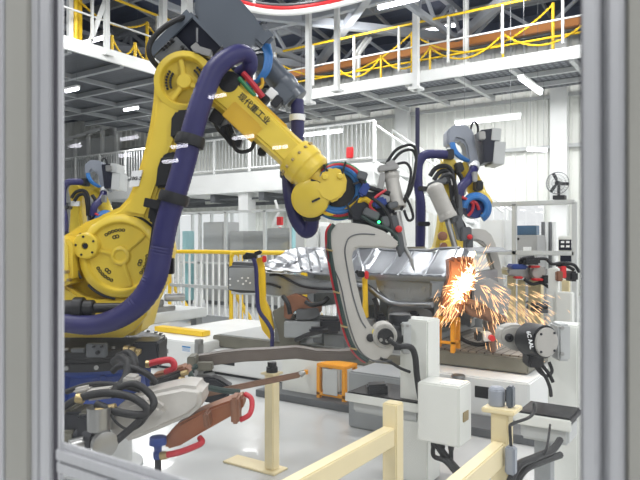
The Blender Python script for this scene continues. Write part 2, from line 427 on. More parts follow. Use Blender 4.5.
# hangers
def hanger(label, px, py, d, z1=9.0, w=.07, nm='hanger_rod'):
    b = C(px, py, d); m = MB(); m.box(b.x-w/2, b.x+w/2, b.y-w/2, b.y+w/2, b.z, z1); m.box(b.x-w*1.1, b.x+w*1.1, b.y-w*1.1, b.y+w*1.1, b.z, b.z+.06)
    return tag(m.build(nm, 'white', None, .004), label, 'rod', 'white hanger rods from the roof')
hanger('white hanger rod crossing the walkway railing right of the grey hood', 308.5, 104, 14.0, 8.2, .11)
hanger('white hanger rod behind the first one, ending at the walkway railing', 337, 92, 14.4, 8.0, .11)
hanger('thick white hanger rod at the middle of the back walkway', 416, 90, 14.2, 7.6, .13)
hanger('white hanger rod between walkway middle and the right guard frame', 466, 66, 14.6, 7.4, .11)
hanger('white rod rising from the upper left platform beside the diagonal brace', 106.5, 56, 12.9, 8.8, .1)
hanger('white rod left of the yellow pillar on the upper left platform', 70, 45, 12.6, 8.8, .1)
hanger('white rod rising behind the black wedge box', 187, 40, 12.5, 8.8, .17)
hanger('white rod left of the black wedge box', 163, 62, 13.2, 8.8, .13)
m = MB().bar(C(88, 48, 12.75), C(107, -4, 12.9), .1, .1)
tag(m.build('diagonal_brace', 'white', None, .004), 'white diagonal brace leaning on the upper left platform', 'brace')
# pipe hoops at the walkway end
for lab, a, b in (('bent white pipe rising through the back walkway, nearer one', 355, 90), ('bent white pipe rising through the back walkway beside its twin', 359, 88)):
    m = MB().tube([C(a, 92.2, 16.2), C(a, 58, 16.2), C(a+3, 50, 16.2), C(a+12, 38, 16.3)], .05, 8, 4)
    tag(m.build('bent_pipe', 'lgrey'), lab, 'pipe')
# orange duct at the wall
d = MB().box(-14, .3, 15.2, 15.4, 6.36, 6.54)
tag(d.build('cable_duct', 'duct', None, .02), 'long orange cable duct along the top of the back wall', 'duct')
# curved conductor rail
t = thing('conductor_rail', C(290, 12, 9), 'curved red and white conductor rail hanging above the walkway', 'rail')
cp = [(190, -14, 8.4), (222, -4, 8.6), (243, 7, 8.8), (268, 12, 9.0), (292, 12.5, 9.2), (318, 9, 9.3), (345, 3, 9.5), (380, -7, 9.7)]
MB().tube(path(cp), .045, 8, 5).build('rail_track', 'white', t)
MB().tube(path([(a, b-4.5, c) for a, b, c in cp]), .032, 8, 5).build('conductor_bar', 'redp', t)
MB().tube(path([(a, b-8, c) for a, b, c in cp]), .02, 8, 5).build('conductor_bar', 'wire', t)
MB().cyl(C(253, 8, 8.9), C(253, -60, 8.9), .04).build('hanger', 'white', t)
# mezzanine
ME, ZM = -8.05, 3.48
t = thing('mezzanine', (-17, 14.5, 2.85), 'white mezzanine floor across the back at left', 'mezzanine')
MB().box(-26.98, ME, 14.5, 16.15, 2.86, ZM).build('deck_fascia', 'wallwhite', t, .02)
b = MB()
for x in range(-26, -8, 2): b.box(x-.1, x+.1, 14.6, 16.2, 2.6, 2.86)
b.box(-26.98, ME, 15.2, 15.3, 2.5, 2.6); b.box(-27, ME, 14.8, 14.86, 2.66, 2.72)
b.build('underside_beam', 'dgrey', t)
for px in (136, 243):
    v = wxy(px, 14.62); MB().box(v.x-.2, v.x+.2, 14.62, 15.0, 0, 2.86).build('column', 'wallwhite', t, .01)
MB().box(-26.98, wxy(106, 14.6).x, 14.75, 14.85, 0, 2.86).build('lower_wall', 'wallwhite', t)
m = thing('mezzanine_railing', (-16, 14.53, ZM), 'long white balustrade along the mezzanine edge', 'railing')
MB().cyl(V(-27, 14.53, ZM+1.1), V(ME, 14.53, ZM+1.1), .035, n=8).build('top_rail', 'white', m)
MB().cyl(V(-27, 14.53, ZM+.12), V(ME, 14.53, ZM+.12), .025, n=8).build('bottom_rail', 'white', m)
x = ME
for i in range(11): MB().box(x-.035, x+.035, 14.49, 14.57, ZM, ZM+1.1).build('post', 'white', m); x -= 1.45
for i in range(95):
    x = ME-.14*(i+1); MB().box(x-.012, x+.012, 14.52, 14.54, ZM+.12, ZM+1.1).build('baluster', 'lgrey', m)
# rooms on the mezzanine
t = thing('partition_booth', (-19, 15.6, ZM), 'white partition booth standing on the mezzanine at left', 'booth')
xa, xb = wxy(62, 15.5).x, wxy(116, 15.5).x
xa = max(xa, -26.9); f = MB(); f.box(xa, xb, 15.5, 15.56, ZM+.002, ZM+.9)
for i in range(5):
    x = xa+(xb-xa)*i/4; f.box(x-.07, x+.07, 15.48, 15.58, ZM+.002, ZM+2.0+.1*i)
f.prism([V(xa, 15.48, ZM+1.95), V(xb, 15.48, ZM+2.35), V(xb, 15.48, ZM+2.5), V(xa, 15.48, ZM+2.1)], V(0, .1, 0)); f.box(xa, xb, 15.48, 15.58, ZM+1.2, ZM+1.32)
f.build('frame', 'wallwhite', t); MB().box(xa, xb, 15.6, 15.64, ZM+.9, ZM+2.0).build('infill_panel', 'lgrey', t)
xc = wxy(160, 15.5).x
t = tag(MB().box(xc-.35, xc+.35, 15.5, 16.1, ZM, 5.0).build('service_riser', 'wallwhite', None, .02), 'pale service riser on the mezzanine behind the near robot arm', 'riser')
t = tag(MB().box(xc-3.2, xc-.5, 15.9, 16.1, ZM+.002, 4.9).build('partition_panel', 'lgrey', None, .02), 'flat grey partition beside the mezzanine booth', 'partition')
# stair from the mezzanine
t = thing('staircase', (-6.8, 14.6, 0), 'white steel stair going down from the mezzanine toward the back wall', 'stair')
s = MB(); a0, a1 = V(ME, 14.55, ZM-.1), V(-4.6, 14.55, 1.0)
s.bar(a0, a1, .05, .28); s.bar(a0+V(0, 1.0, 0), a1+V(0, 1.0, 0), .05, .28); s.build('stringer', 'white', t)
for i in range(13):
    p = a0.lerp(a1, (i+.5)/13); MB().box(p.x-.13, p.x+.13, 14.58, 15.52, p.z, p.z+.03).build('tread', 'lgrey', t)
for y in (14.55, 15.55):
    MB().cyl(V(ME, y, ZM+1.0), V(-4.6, y, 2.05), .03, n=8).build('handrail', 'white', t)
    for i in range(7):
        p = a0.lerp(a1, i/6); MB().cyl(V(p.x, y, p.z), V(p.x, y, p.z+1.1), .02, n=6).build('baluster', 'white', t)
# sprinkler / fire call box on the mezzanine rail
tag(MB().box(*sum(([v-.1, v+.1] for v in (wxy(349, 14.4).x,)), []), 14.40, 14.49, 3.62, 3.92).build('alarm_box', 'redp', None, .02), 'small red alarm box on the mezzanine end post', 'alarm box')

# ---------------- lamps
def lamp(px, py, d, ax, L, label, w=.13):
    c = C(px, py, d); a = Vector(ax).normalized()*L/2
    t = thing('fluorescent_lamp', c, label, 'lamp', 'fluorescent lamps under roof and decks')
    MB().bar(c-a+V(0, 0, .05), c+a+V(0, 0, .05), w, .05).build('housing', 'white', t)
    MB().cyl(c-a*.97, c+a*.97, w*.36, n=10).build('tube', 'lamp', t)
    zt = 5.2 if (c.y > 13.5 and c.z < 5.1) or (c.x < -10.9 and c.z < 5.1) else 9.3-max(0, c.y-5)*.181
    for s_ in (-.7, .7):
        v = c+a*s_; MB().cyl(v+V(0, 0, .06), V(v.x, v.y, zt), .004, n=6).build('hanger_wire', 'wire', t)
    return t
X, Y = (1, 0, 0), (0, 1, 0)
lamp(91, 41, 15.0, X, 1.35, 'bright fluorescent lamp under the roof beside the yellow pillar')
lamp(197, 15, 15.5, X, .9, 'fluorescent lamp under the roof between wedge box and grey hood')
lamp(440, 28, 16.6, X, 1.0, 'fluorescent lamp seen just above the walkway rail')
lamp(398, 3, 12.4, X, .9, 'fluorescent lamp cut by the top of the picture')
lamp(318, 134, 16.2, X, 1.5, 'long fluorescent lamp under the walkway in front of the mezzanine rail', .08)
lamp(487, 120, 13.4, X, 1.45, 'long fluorescent lamp under the right end of the walkway', .12)
lamp(531, 86, 13.0, Y, 1.5, 'fluorescent lamp tucked under the walkway near the right guard frame', .12)
lamp(72, 90, 13.5, X, .45, 'short lamp under the left platform at the window frame', .09)
lamp(131, 109, 16.5, X, .55, 'short lamp under the platform above the mezzanine booth', .09)
lamp(145, 99, 17.0, X, .9, 'slim lamp under the platform near the near robot elbow', .06)
lamp(537, 150, 14.8, V(.6, .8, 0), .55, 'small slanting lamp high on the right corrugated wall', .09)

def behind(px, py, d, L, label):        # hall lamps behind the viewer, whose streaks show in the pane
    c = C(px, py, d); c.y = 2*(YW+.0076)-c.y
    t = thing('fluorescent_lamp', c, label, 'lamp', 'fluorescent lamps behind the viewer')
    MB().box(c.x-L/2, c.x+L/2, c.y-.05, c.y+.05, c.z+.03, c.z+.09).build('housing', 'white', t)
    MB().cyl(V(c.x, c.y, c.z+.09), V(c.x, c.y, 9.3), .004, n=6).build('hanger_wire', 'wire', t)
    MB().cyl(V(c.x-L/2, c.y, c.z), V(c.x+L/2, c.y, c.z), .05, n=10).build('tube', 'lamp', t)
for px, py, L, lab in ((217, 96, .5, 'over the upper bend of the navy hose'), (179, 146, .5, 'across the middle of the navy hose'), (170, 161, .45, 'on the black arm guard'), (243, 137, .6, 'on the side plate of the upper arm'), (280, 147, .4, 'on the yellow upper arm near the wrist'), (129, 138, .55, 'over the mezzanine rail beside the near arm'), (125, 155, .35, 'below the mezzanine rail'), (72, 146, .6, 'at the left end of the mezzanine rail')):
    behind(px, py, 14.5, L, 'mirrored hall lamp streak in pane ' + lab)
# ================================================================ THE NEAR ROBOT
K = 3.7/FPX
def cbox(mb, px, py, d, hw, hh, hd, ang=0):   # box facing the window: half sizes in pixels (w,h) and metres (depth), turned in its plane
    s = d/FPX; a = RV*math.cos(ang)+UV*math.sin(ang); b = UV*math.cos(ang)-RV*math.sin(ang)
    return mb.obox(C(px, py, d), a*hw*s, b*hh*s, FV*hd)
def disc(mb, px, py, d, prof, n=32):          # lathe about the line of sight: profile (radius px, metres away from d)
    s = d/FPX; return mb.lathe(C(px, py, d), FV, [(r*s, h) for r, h in prof], n)
base = C(100, 420, 3.85); base.z = 0
rob = thing('welding_robot', base, 'large yellow welding robot close in front with thick navy hose and grey hood', 'robot')
# pedestal and turntable
b0 = V(base.x, base.y, 0)
MB().lathe(b0, UV, [(.23, .36), (.285, .40), (.26, .60), (.31, .63), (.31, .66)], 32).build('riser_drum', 'blue', rob, .004)
MB().lathe(b0, UV, [(.26, 0), (.26, .02), (.19, .03), (.19, .36)], 28).build('pedestal', 'lgrey', rob, .004)
pb = MB()
for i in range(8):
    a = i*math.pi/4+.2; c = b0+V(math.cos(a), math.sin(a), 0)*.275
    pb.obox(c+V(0, 0, .52), V(math.cos(a), math.sin(a), 0)*.03, V(-math.sin(a), math.cos(a), 0)*.012, V(0, 0, .10))
pb.build('gusset', 'blue', rob)
rg = MB().lathe(b0, UV, [(.30, .66), (.405, .665), (.405, .71), (.39, .715), (.39, .735), (.405, .74), (.405, .775), (.37, .785), (.30, .785)], 40).build('turntable', 'black', rob, .002)
bl = MB()
for i in range(28):
    a = i*2*math.pi/28; c = b0+V(math.cos(a), math.sin(a), 0)*.38; bl.cyl(c+V(0, 0, .785), c+V(0, 0, .797), .012, n=8)
for i in range(16):
    a = i*2*math.pi/16+.1; c = b0+V(math.cos(a), math.sin(a), 0)*.40; bl.cyl(c+V(0, 0, .69), c+V(math.cos(a), math.sin(a), 0)*.012+V(0, 0, .69), .013, n=8)
bl.build('bolt', 'steel', rg)
pl = MB(); cbox(pl, 97, 350, 3.44, 10, 7, .02); cbox(pl, 79, 350, 3.44, 7, 2.2, .022); pl.build('terminal_plate', 'dgrey', rob, .006)
h = MB()
for (a, b, r) in ((93, 347, 1.3), (101, 347, 1.3), (97, 353, 2)): disc(h, a, b, 3.385, [(r, 0), (r, .02)], 12)
h.build('port', 'black', rob)
cb = MB(); cbox(cb, 150, 352, 3.55, 13, 13, .1); cb.build('connector_box', 'blackm', rob, .012)
ft = MB()
for i, (px, py) in enumerate(((124, 349), (130, 349.5), (136, 351))): ft.cyl(C(px, py, 3.42), C(px+5, py+.5, 3.42), .02-.003*i, n=12)
ft.cyl(C(133, 358, 3.4), C(139, 352, 3.4), .012); ft.build('hose_fitting', 'brass', rob)
# carriage body (yellow) behind the disc
cr = MB(); cr.cpr([(40, 246), (58, 238), (70, 231), (84, 222), (102, 215), (128, 210), (150, 212), (160, 226), (164, 250), (158, 280), (146, 306), (138, 336), (62, 338), (38, 330)], 3.72, .36)
cr.build('carriage', 'yellow', rob, .03)
ck = MB(); ck.cpr([(44, 285), (60, 283), (82, 296), (96, 300), (150, 296), (146, 316), (132, 332), (122, 338), (52, 338), (44, 330)], 3.60, .1); ck.build('carriage_cheek', 'yellow', rob, .015)
sd = MB(); sd.cpr([(44, 238), (66, 236), (71, 246), (72, 282), (60, 288), (44, 285)], 3.50, .22); sd.build('gear_housing', 'yellow', rob, .02)
bb = MB()
for y in (272, 280): disc(bb, 66+(y-272)*.3, y, 3.47, [(0, -.01), (1.6, -.01), (1.8, .03)], 10)
bb.build('bolt', 'brass', rob)
# lower arm
out = [(121, 300), (100, 296), (84, 282), (76, 262), (77, 242), (86, 224), (102, 214), (118, 207), (127, 197), (135, 178), (143, 150), (149, 122), (152, 100), (153, 84), (158, 68), (168, 57), (184, 52), (200, 55), (210, 64), (213, 76), (208, 92), (200, 108), (190, 134), (181, 158), (170, 188), (163, 206), (164, 226), (167, 252), (163, 276), (150, 292), (136, 299)]
la = MB().cpr(out, 3.60, .20).build('lower_arm', 'yellow', rob, .03, seg=3)
ri = MB().cpr([(123, 214), (130, 199), (139, 176), (148, 146), (155, 114), (160, 98), (176, 102), (186, 112), (178, 136), (168, 160), (158, 186), (151, 206), (146, 218)], 3.572, .05).build('arm_rib', 'yellow', la, .018)
# big lower disc with recess, hub and spokes
dk = MB(); disc(dk, 121, 256, 3.60, [(42, .02), (41.5, -.010), (37, -.026), (34, -.026), (32, -.001), (10, -.001), (9, -.018), (6.5, -.022), (5.5, -.012), (0, -.012)], 48)
dkk = dk.build('joint_cover', 'yellow', rob, .003)
sp = MB()
for a in (42, 165, 288):
    a = math.radians(a); c = (121+20*math.cos(a), 256-20*math.sin(a)); cbox(sp, c[0], c[1], 3.594, 12, 2.2, .010, a)
sp.build('spoke', 'yellow', dkk, .006)
bo = MB()
for a0 in (-20, 105, 228):
    for i in range(6):
        a = math.radians(a0+i*8-20); rr = 26
        disc(bo, 121+rr*math.cos(a), 256-rr*math.sin(a), 3.594, [(1.7, .012), (1.7, 0), (1.0, 0), (1.0, .008), (0, .008)], 10)
    for i in range(2):
        a = math.radians(a0-4+i*9); disc(bo, 121+20*math.cos(a), 256-20*math.sin(a), 3.594, [(2.0, .012), (2.0, 0), (1.2, 0), (1.2, .008), (0, .008)], 10)
bo.build('bolt_holes', 'blackm', dkk)
gr = MB()
for a0, a1, r in ((150, 212, 46), (222, 262, 44), (40, 75, 43.5)):
    P = [C(121+r*math.cos(math.radians(a)), 256-r*.98*math.sin(math.radians(a)), 3.60) for a in range(a0, a1+1, 4)]
    gr.tube(P, .008, 6, 1)
gr.build('joint_groove_shade', 'black', rob)  # black arcs draw the shaded groove between arm ring and carriage
bs = MB(); disc(bs, 85, 246, 3.555, [(14, .06), (13, 0), (12, -.006), (3.2, -.006), (3, .01), (0, .01)], 28); bs.build('pivot_boss', 'yellow', rob, .003)
hb = MB()
for i in range(5):
    a = math.radians(i*72+30); disc(hb, 85+9.5*math.cos(a), 246-9.5*math.sin(a), 3.545, [(1.2, 0), (1.2, .01)], 8)
disc(hb, 85, 246, 3.545, [(2.6, 0), (2.6, .02)], 12); hb.build('bolt', 'blackm', rob)
# upper disc
du = MB(); disc(du, 185, 82, 3.60, [(31, .02), (30, -.03), (24, -.04), (23, -.03), (22, 0), (8, 0), (7, -.03), (0, -.03)], 40)
duu = du.build('elbow_cover', 'yellow', rob, .003)
sp = MB()
for a in (100, 235, 335):
    a = math.radians(a); cbox(sp, 185+14*math.cos(a), 82-14*math.sin(a), 3.59, 9, 2.4, .012, a)
sp.build('spoke', 'yellow', duu, .005)
bo = MB()
for a0 in (170, 20):
    for i in range(7):
        for rr in (15, 19):
            a = math.radians(a0-24+i*9); disc(bo, 185+rr*math.cos(a), 82-rr*math.sin(a), 3.588, [(1.2, 0), (1.2, .01)], 8)
bo.build('bolt_holes', 'blackm', duu)
# label on the arm
lb = MB().cpr([(132, 171), (142.5, 170), (138.5, 186), (128.8, 187)], 3.56, .02).build('label_plate', 'plate', la); lb['label'] = 'white number plate on the yellow lower arm'
mm = facing(135.5, 178.5, 3.557, 0)
sh = Matrix.Identity(4); sh[0][1] = .28
lettering('10G-2', mm @ sh, .026, 'ink', lb)
# counter side covers, dark equipment between arm and hose
bk = MB(); bk.cpr([(155, 188), (157, 168), (161, 156), (170, 151), (180, 153), (182, 160), (176, 178), (170, 186)], 3.53, .10); bk.cpr([(170, 138), (171, 118), (176, 110), (200, 108), (206, 114), (203, 124), (196, 136), (182, 138)], 3.53, .08)
bk.cpr([(148, 212), (150, 204), (158, 198), (166, 190), (174, 194), (170, 206), (164, 222), (154, 224), (147, 220)], 3.52, .09)
bk.build('arm_guard', 'black', rob, .012)
bc = MB(); bc.cpr([(153, 205), (168, 196), (174, 212), (164, 262), (152, 290), (136, 304), (130, 306), (140, 284), (147, 258), (151, 230)], 3.50, .06); bc.build('arm_shield', 'blackm', rob, .01)
mt = MB(); mt.cyl(C(74, 308, 3.42), C(84, 308, 3.42), .06, n=20); mt.cyl(C(84, 308, 3.42), C(94, 308, 3.42), .045); mt.cyl(C(94, 308, 3.42), C(132, 307, 3.46), .028, .024); mt.cyl(C(40, 309, 3.42), C(74, 308, 3.42), .045); mt.build('balancer_rod', 'black', rob, .004)
# main hose, ribbed
hp = [(30, 322, 3.38), (62, 323, 3.38), (92, 325, 3.38), (118, 318, 3.38), (140, 302, 3.38), (154, 280, 3.38), (161, 252, 3.4), (166, 226, 3.4), (174, 198, 3.4), (183, 168, 3.41), (190, 141, 3.42), (197, 115, 3.43), (205, 91, 3.45), (214, 71, 3.47), (228, 58, 3.5), (241, 53, 3.55), (249, 58, 3.6), (249, 68, 3.64), (240, 74, 3.7)]
hs = MB().tube(path(hp), [.050, .05, .053, .059, .064, .065, .062, .062, .062, .062, .062, .062, .06, .058, .054, .05, .047, .045, .045], 18, 8, rib=.025, seglen=.012).build('main_hose', 'navy', rob)
cl = MB()
for i, j, rr in ((8, 7, .073), (10, 9, .072)):
    p = C(*hp[i]); q = C(*hp[j]); dd = (q-p).normalized(); cl.lathe(p-dd*.03, dd, [(rr-.012, 0), (rr+.008, 0), (rr+.012, .03), (rr+.008, .06), (rr-.012, .06)], 24)
for px, py, an in ((163, 206, -.2),): cbox(cl, px, py, 3.45, 16, 4.5, .07, an)
cl.build('hose_clamp', 'black', rob, .003)
cbk = MB(); cbox(cbk, 167, 268, 3.5, 5, 5, .05); cbox(cbk, 171, 266, 3.48, 3, 8, .02); cbk.build('hose_bracket', 'black', rob, .004)
# upper arm
ua = MB(); a = C(214, 82, 3.74); b = C(296, 158, 3.66); ax = (b-a).normalized()
side = ax.cross(FV).normalized()
def uasec(m, c, w, d): return [c+side*(w*sx)+FV*(d*sy) for sx, sy in ((-1, -.55), (-.75, -1), (.75, -1), (1, -.55), (1, .55), (.75, 1), (-.75, 1), (-1, .55))]
vs = []; secs = [(0, .125, .13), (.12, .118, .125), (.5, .10, .105), (.86, .092, .095), (1.0, .094, .1)]
for t, w_, d_ in secs: vs += uasec(ua, a.lerp(b, t), w_, d_)
fs = [tuple(range(8)), tuple(range(32, 40))[::-1]]
for i in range(4):
    for j in range(8): fs.append((i*8+j, i*8+(j+1) % 8, i*8+8+(j+1) % 8, i*8+8+j))
ua.add(vs, fs); uao = ua.build('upper_arm', 'yellow', rob, .012)
ang = math.atan2((b-a).dot(UV), (b-a).dot(RV))
ws = MB(); cbox(ws, 243, 122, 3.60, 20, 9.5, .015, ang); cbox(ws, 266, 111, 3.66, 27, 3.2, .05, ang); ws.build('side_plate', 'yellowd', uao, .005)
sl = MB()
for k in (-10, 2, 14): cbox(sl, 266+k*math.cos(ang)-1.2, 111-k*math.sin(ang)+2.2, 3.608, 3.2, .9, .003, ang)
sl.build('slot', 'blackm', uao)
wr = (C(255, 114, 3.66)-C(255, 114, 3.6)).length
lettering('现代重工业', facing(254, 109, 3.552, ang), .047, 'ink', uao)
fl = MB().lathe(b-ax*.03, ax, [(.085, 0), (.118, .01), (.12, .055), (.128, .06), (.128, .115), (.118, .12), (.118, .17), (.10, .19), (.07, .19)], 36).build('wrist_flange', 'yellow', rob, .003)
bo = MB()
for i in range(14):
    t = i*2*math.pi/14; p = b-ax*.03+(side*math.cos(t)+FV*math.sin(t))*.123; bo.cyl(p+ax*.03, p+ax*.045, .009, n=8)
bo.build('bolt', 'brass', fl)
wk = MB(); c0 = b+ax*.16
wk.cyl(c0-ax*.03, C(324, 188, 3.64), .075, .062, n=24); wk.build('wrist_neck', 'yellow', rob, .004)
wd = MB(); q0 = C(296, 207, 3.60); q1 = C(324, 183, 3.60); dq = C(303, 182, 3.6)
wax = (C(312, 203, 3.6)-C(301, 187, 3.6)); ctr = C(311, 196, 3.60); wax = (C(317, 207, 3.6)-C(308, 195, 3.6)).normalized()
wx_ = (C(319, 189, 3.6)-C(303, 203, 3.6)).normalized()
wd.lathe(C(313, 197, 3.66), -(wx_*.25-wax*.0+FV*.9), [(0, -.10), (.105, -.10), (.115, -.08), (.115, .0), (.105, .012), (.105, .02), (.112, .03), (.112, .085), (.09, .10), (0, .10)], 32)
wdo = wd.build('wrist_drum', 'yellow', rob, .003)
sl = MB().lathe(C(313, 197, 3.66), -(wx_*.25+FV*.9), [(.106, .002), (.122, .004), (.122, .026), (.106, .028)], 36).build('wrist_seal', 'black', rob)
wf = MB(); wf.cpr([(319, 178), (324, 170), (333, 167), (343, 170), (347, 180), (346, 190), (340, 199), (330, 203), (321, 199), (316, 190)], 3.54, .15); wf.build('tool_flange', 'yellow', rob, .014)
wb = MB()
for x, y in ((325, 177), (340, 176)): disc(wb, x, y, 3.53, [(3.2, .02), (3.2, 0), (2.4, -.006), (0, -.006)], 12)
wb.build('flange_boss', 'yellow', rob)
wi = MB(); disc(wi, 338, 190, 3.62, [(0, .0), (25, .0), (25, .08), (0, .08)], 32); wi.build('cable_carrier', 'black', rob, .006)
def ringtube(r, dd, m, rad, nm, cx=338, cy=190, a0=0, a1=360, sq=1.0):
    P = [C(cx+r*math.cos(math.radians(a)), cy-r*sq*math.sin(math.radians(a)), dd) for a in range(a0, a1, 12)]
    MB().tube(P, rad, 8, 2, closed=(a1-a0 == 360)).build(nm, m, rob)
ringtube(19.5, 3.60, 'bcable', .014, 'cable_loop'); ringtube(22.3, 3.59, 'bcable', .014, 'cable_loop'); ringtube(25, 3.60, 'rcable', .013, 'cable_loop', 339, 190)
ringtube(26.5, 3.63, 'gcable', .013, 'cable_loop', 339.5, 190.5); ringtube(27.5, 3.66, 'bcable', .013, 'cable_loop', 338, 191)
MB().tube(path([(320, 208, 3.62), (328, 213, 3.6), (342, 212, 3.6), (356, 204, 3.58), (364, 199, 3.56), (372, 205, 3.56), (370, 213, 3.57), (362, 210, 3.58), (358, 204, 3.6)]), .016, 8, 5).build('cable_loop', 'ysafe', rob)
bd = MB()
for a in (20, 75, 120, 160, 205, 300):
    a = math.radians(a); p = C(338+22.5*math.cos(a), 190-22.5*math.sin(a), 3.58); u = (RV*math.cos(a)+UV*math.sin(a)); bd.obox(p, u*.036, (UV*math.cos(a)-RV*math.sin(a))*.006, FV*.03)
bd.build('cable_tie', 'black', rob)
# second hose: down from the grey tube, behind the arm, loop to the wrist
h2 = [(297, 100, 3.86), (297.5, 118, 3.86), (297, 138, 3.86), (292, 155, 3.86), (289, 172, 3.8), (290, 196, 3.74), (296, 219, 3.72), (305, 231, 3.72), (311, 228, 3.70), (312, 216, 3.68), (311, 206, 3.66)]
MB().tube(path(h2), .042, 14, 8, rib=.025, seglen=.01).build('wrist_hose', 'navy', rob)
c2 = MB()
for i, j in ((1, 2),): p = C(297.3, 115, 3.86); q = C(297.3, 121, 3.86); c2.cyl(p, q, .05, n=20)
c2.build('hose_band', 'plate', rob)
c3 = MB(); p = C(288.5, 172, 3.8); c3.cyl(C(288.6, 171, 3.8), C(288.6, 177, 3.79), .054); c3.cyl(C(311.5, 214, 3.68), C(311.6, 219, 3.69), .055); c3.build('hose_clamp', 'black', rob, .003)
# grey hood and tube
ho = MB(); ho.cpr([(196, -18), (214, -22), (236, -6), (254, 15), (268, 36), (272, 44), (270, 50), (263, 52), (250, 54), (236, 55), (220, 50), (206, 42), (198, 30), (194, 8)], 3.78, .3)
hoo = ho.build('hood', 'hood', rob, .085, seg=6)
cp = MB(); cbox(cp, 266, 44, 3.86, 7, 9, .12, math.radians(-45)); cp.build('hood_coupling', 'hood', rob, .02)
tu = MB(); p = C(236, 32, 3.90); q = C(298, 100, 3.88); dx = (q-p).normalized()
tu.lathe(p, dx, [(.055, 0), (.075, .02), (.075, .42), (.083, .43), (.083, .47), (.078, .48), (.07, (q-p).length-.06), (.078, (q-p).length-.05), (.074, (q-p).length), (.05, (q-p).length)], 24)
tu.build('hose_tube', 'hood', rob, .004)
tb = MB(); cbox(tb, 283, 96, 3.84, 10, 8, .06, math.radians(-48)); tb.build('tube_bracket', 'hood', rob, .012)
# dark wedge box left of the hood
pn = MB(); pn.strip([C(190, 13, 3.62), C(222, 46, 3.62)], [C(151, 52, 3.70), C(190, 78, 3.70)], FV*.42); pn.build('equipment_box', 'panel', rob, .006)
pe = MB(); pe.bar(C(151, 53, 3.66), C(190, 13.5, 3.60), .016, .06); pe.bar(C(190, 13.5, 3.60), C(222, 46, 3.60), .014, .02); pe.build('box_edge', 'hood', rob)
pp = MB(); pp.cpr([(154, 57), (176, 36), (190, 50), (184, 66), (166, 66)], 3.615, .02); pp.build('valve_panel', 'dgrey', rob, .003)
ppd = MB()
for i in range(4): disc(ppd, 163+i*3.0, 48-i*2.6, 3.595, [(1.8, .02), (1.8, 0), (.8, -.004), (.8, .01), (0, .01)], 12)
for x, y in ((182, 47), (186, 50)): disc(ppd, x, y, 3.595, [(1.7, .02), (1.7, 0), (0, 0)], 12)
ppd.build('valve', 'black', rob)
MB().tube(path([(196, 18, 3.7), (182, 18, 3.6), (166, 26, 3.56), (152, 40, 3.55), (149, 53, 3.55), (156, 65, 3.6), (163, 70, 3.7)]), .016, 8, 6).build('black_cable', 'rubber', rob)
an = MB().cyl(C(197, 42, 3.56), C(197, 28, 3.56), .006); an.build('antenna', 'wire', rob)
el = MB(); cbox(el, 203, 52, 3.58, 9, 3.5, .03, -.3); cbox(el, 196, 48, 3.6, 4, 3, .03, .7); el.build('connector', 'steel', rob, .004)
mo = MB(); disc(mo, 229, 83, 3.62, [(0, -.02), (11, -.02), (13, .02), (13, .16), (0, .16)], 24); mo.build('elbow_motor', 'black', rob, .006)
# coloured cables between hood and arm
for k in range(4):
    MB().tube(path([(262+k*2.2, 44, 3.78-.012*k), (266+k*1.6, 56, 3.76), (264+k*1.5, 70, 3.74), (256+k*1.2, 82-k*.6, 3.74), (247, 86-k, 3.78)]), .013, 8, 5).build('blue_cable', 'bcable', rob)
MB().tube(path([(243, 73, 3.6), (252, 83, 3.6), (263, 97, 3.62)]), .017, 8, 5).build('red_cable', 'rcable', rob)
MB().tube(path([(239, 78, 3.6), (246, 86, 3.6), (255, 96, 3.62)]), .013, 8, 5).build('green_cable', 'gcable', rob)
MB().tube(path([(262, 78, 3.72), (262, 86, 3.72), (254, 92, 3.7)]), .01, 8, 5).build('yellow_cable', 'yellowd', rob)
vb = MB(); cbox(vb, 272, 95, 3.76, 5, 5, .04, -.7); vb.build('valve_block', 'plate', rob, .005)
vb = MB(); cbox(vb, 264, 99, 3.70, 5, 4, .04, -.7); cbox(vb, 277, 103, 3.76, 4, 6, .05, -.7); vb.build('valve_block', 'blackm', rob, .005)
# dangling things under the elbow
un = MB(); cbox(un, 219, 118, 3.72, 7, 8, .06, -.5); cbox(un, 228, 132, 3.74, 6, 6, .05, .4); cbox(un, 237, 142, 3.74, 5, 5, .04, -.3); cbox(un, 262, 152, 3.75, 4, 4, .03)
un.build('valve_bank', 'black', rob, .008)
MB().tube(path([(226, 128, 3.66), (231, 140, 3.66), (238, 151, 3.66), (250, 150, 3.66), (255, 141, 3.66)]), .012, 8, 5).build('black_cable', 'rubber', rob)
MB().tube(path([(213, 112, 3.7), (216, 126, 3.68), (226, 138, 3.66), (232, 146, 3.66)]), .010, 8, 5).build('black_cable', 'rubber', rob)

# ---------------- the welding gun this robot holds
gb = C(352, 300, 3.5)
gun = thing('welding_gun', gb, 'large pale grey C-shaped welding gun held by the near yellow robot', 'welding gun')
O = [(400, 243), (384, 231), (368, 225), (350, 222.5), (338, 223), (330, 228), (327, 237), (328, 250), (333, 280), (340, 312), (346, 334), (352, 348), (360, 357), (372, 362), (386, 360), (394, 352)]
I = [(394, 249), (382, 248), (370, 248), (360, 247.5), (355, 249), (353, 252), (352, 257), (353, 264), (357, 285), (362, 306), (367, 320), (372, 328), (378, 333), (386, 335), (391, 337), (394, 340)]
gm = MB().strip([C(x, y, 3.40) for x, y in O], [C(x, y, 3.40) for x, y in I], FV*.09)
gf = gm.build('gun_frame', 'gun', gun, .010)
MB().tube([C(x+6.2, y, 3.397) if i > 4 else C(x, y+9, 3.397) for i, (x, y) in enumerate(O[3:15])][2:], .0035, 6, 3).build('frame_groove', 'dgrey', gf)
gl = MB(); cr_ = [(375, 234.5), (360, 234), (350, 237), (346, 244), (345, 253), (348, 272), (353, 296), (360, 318), (366, 328)]
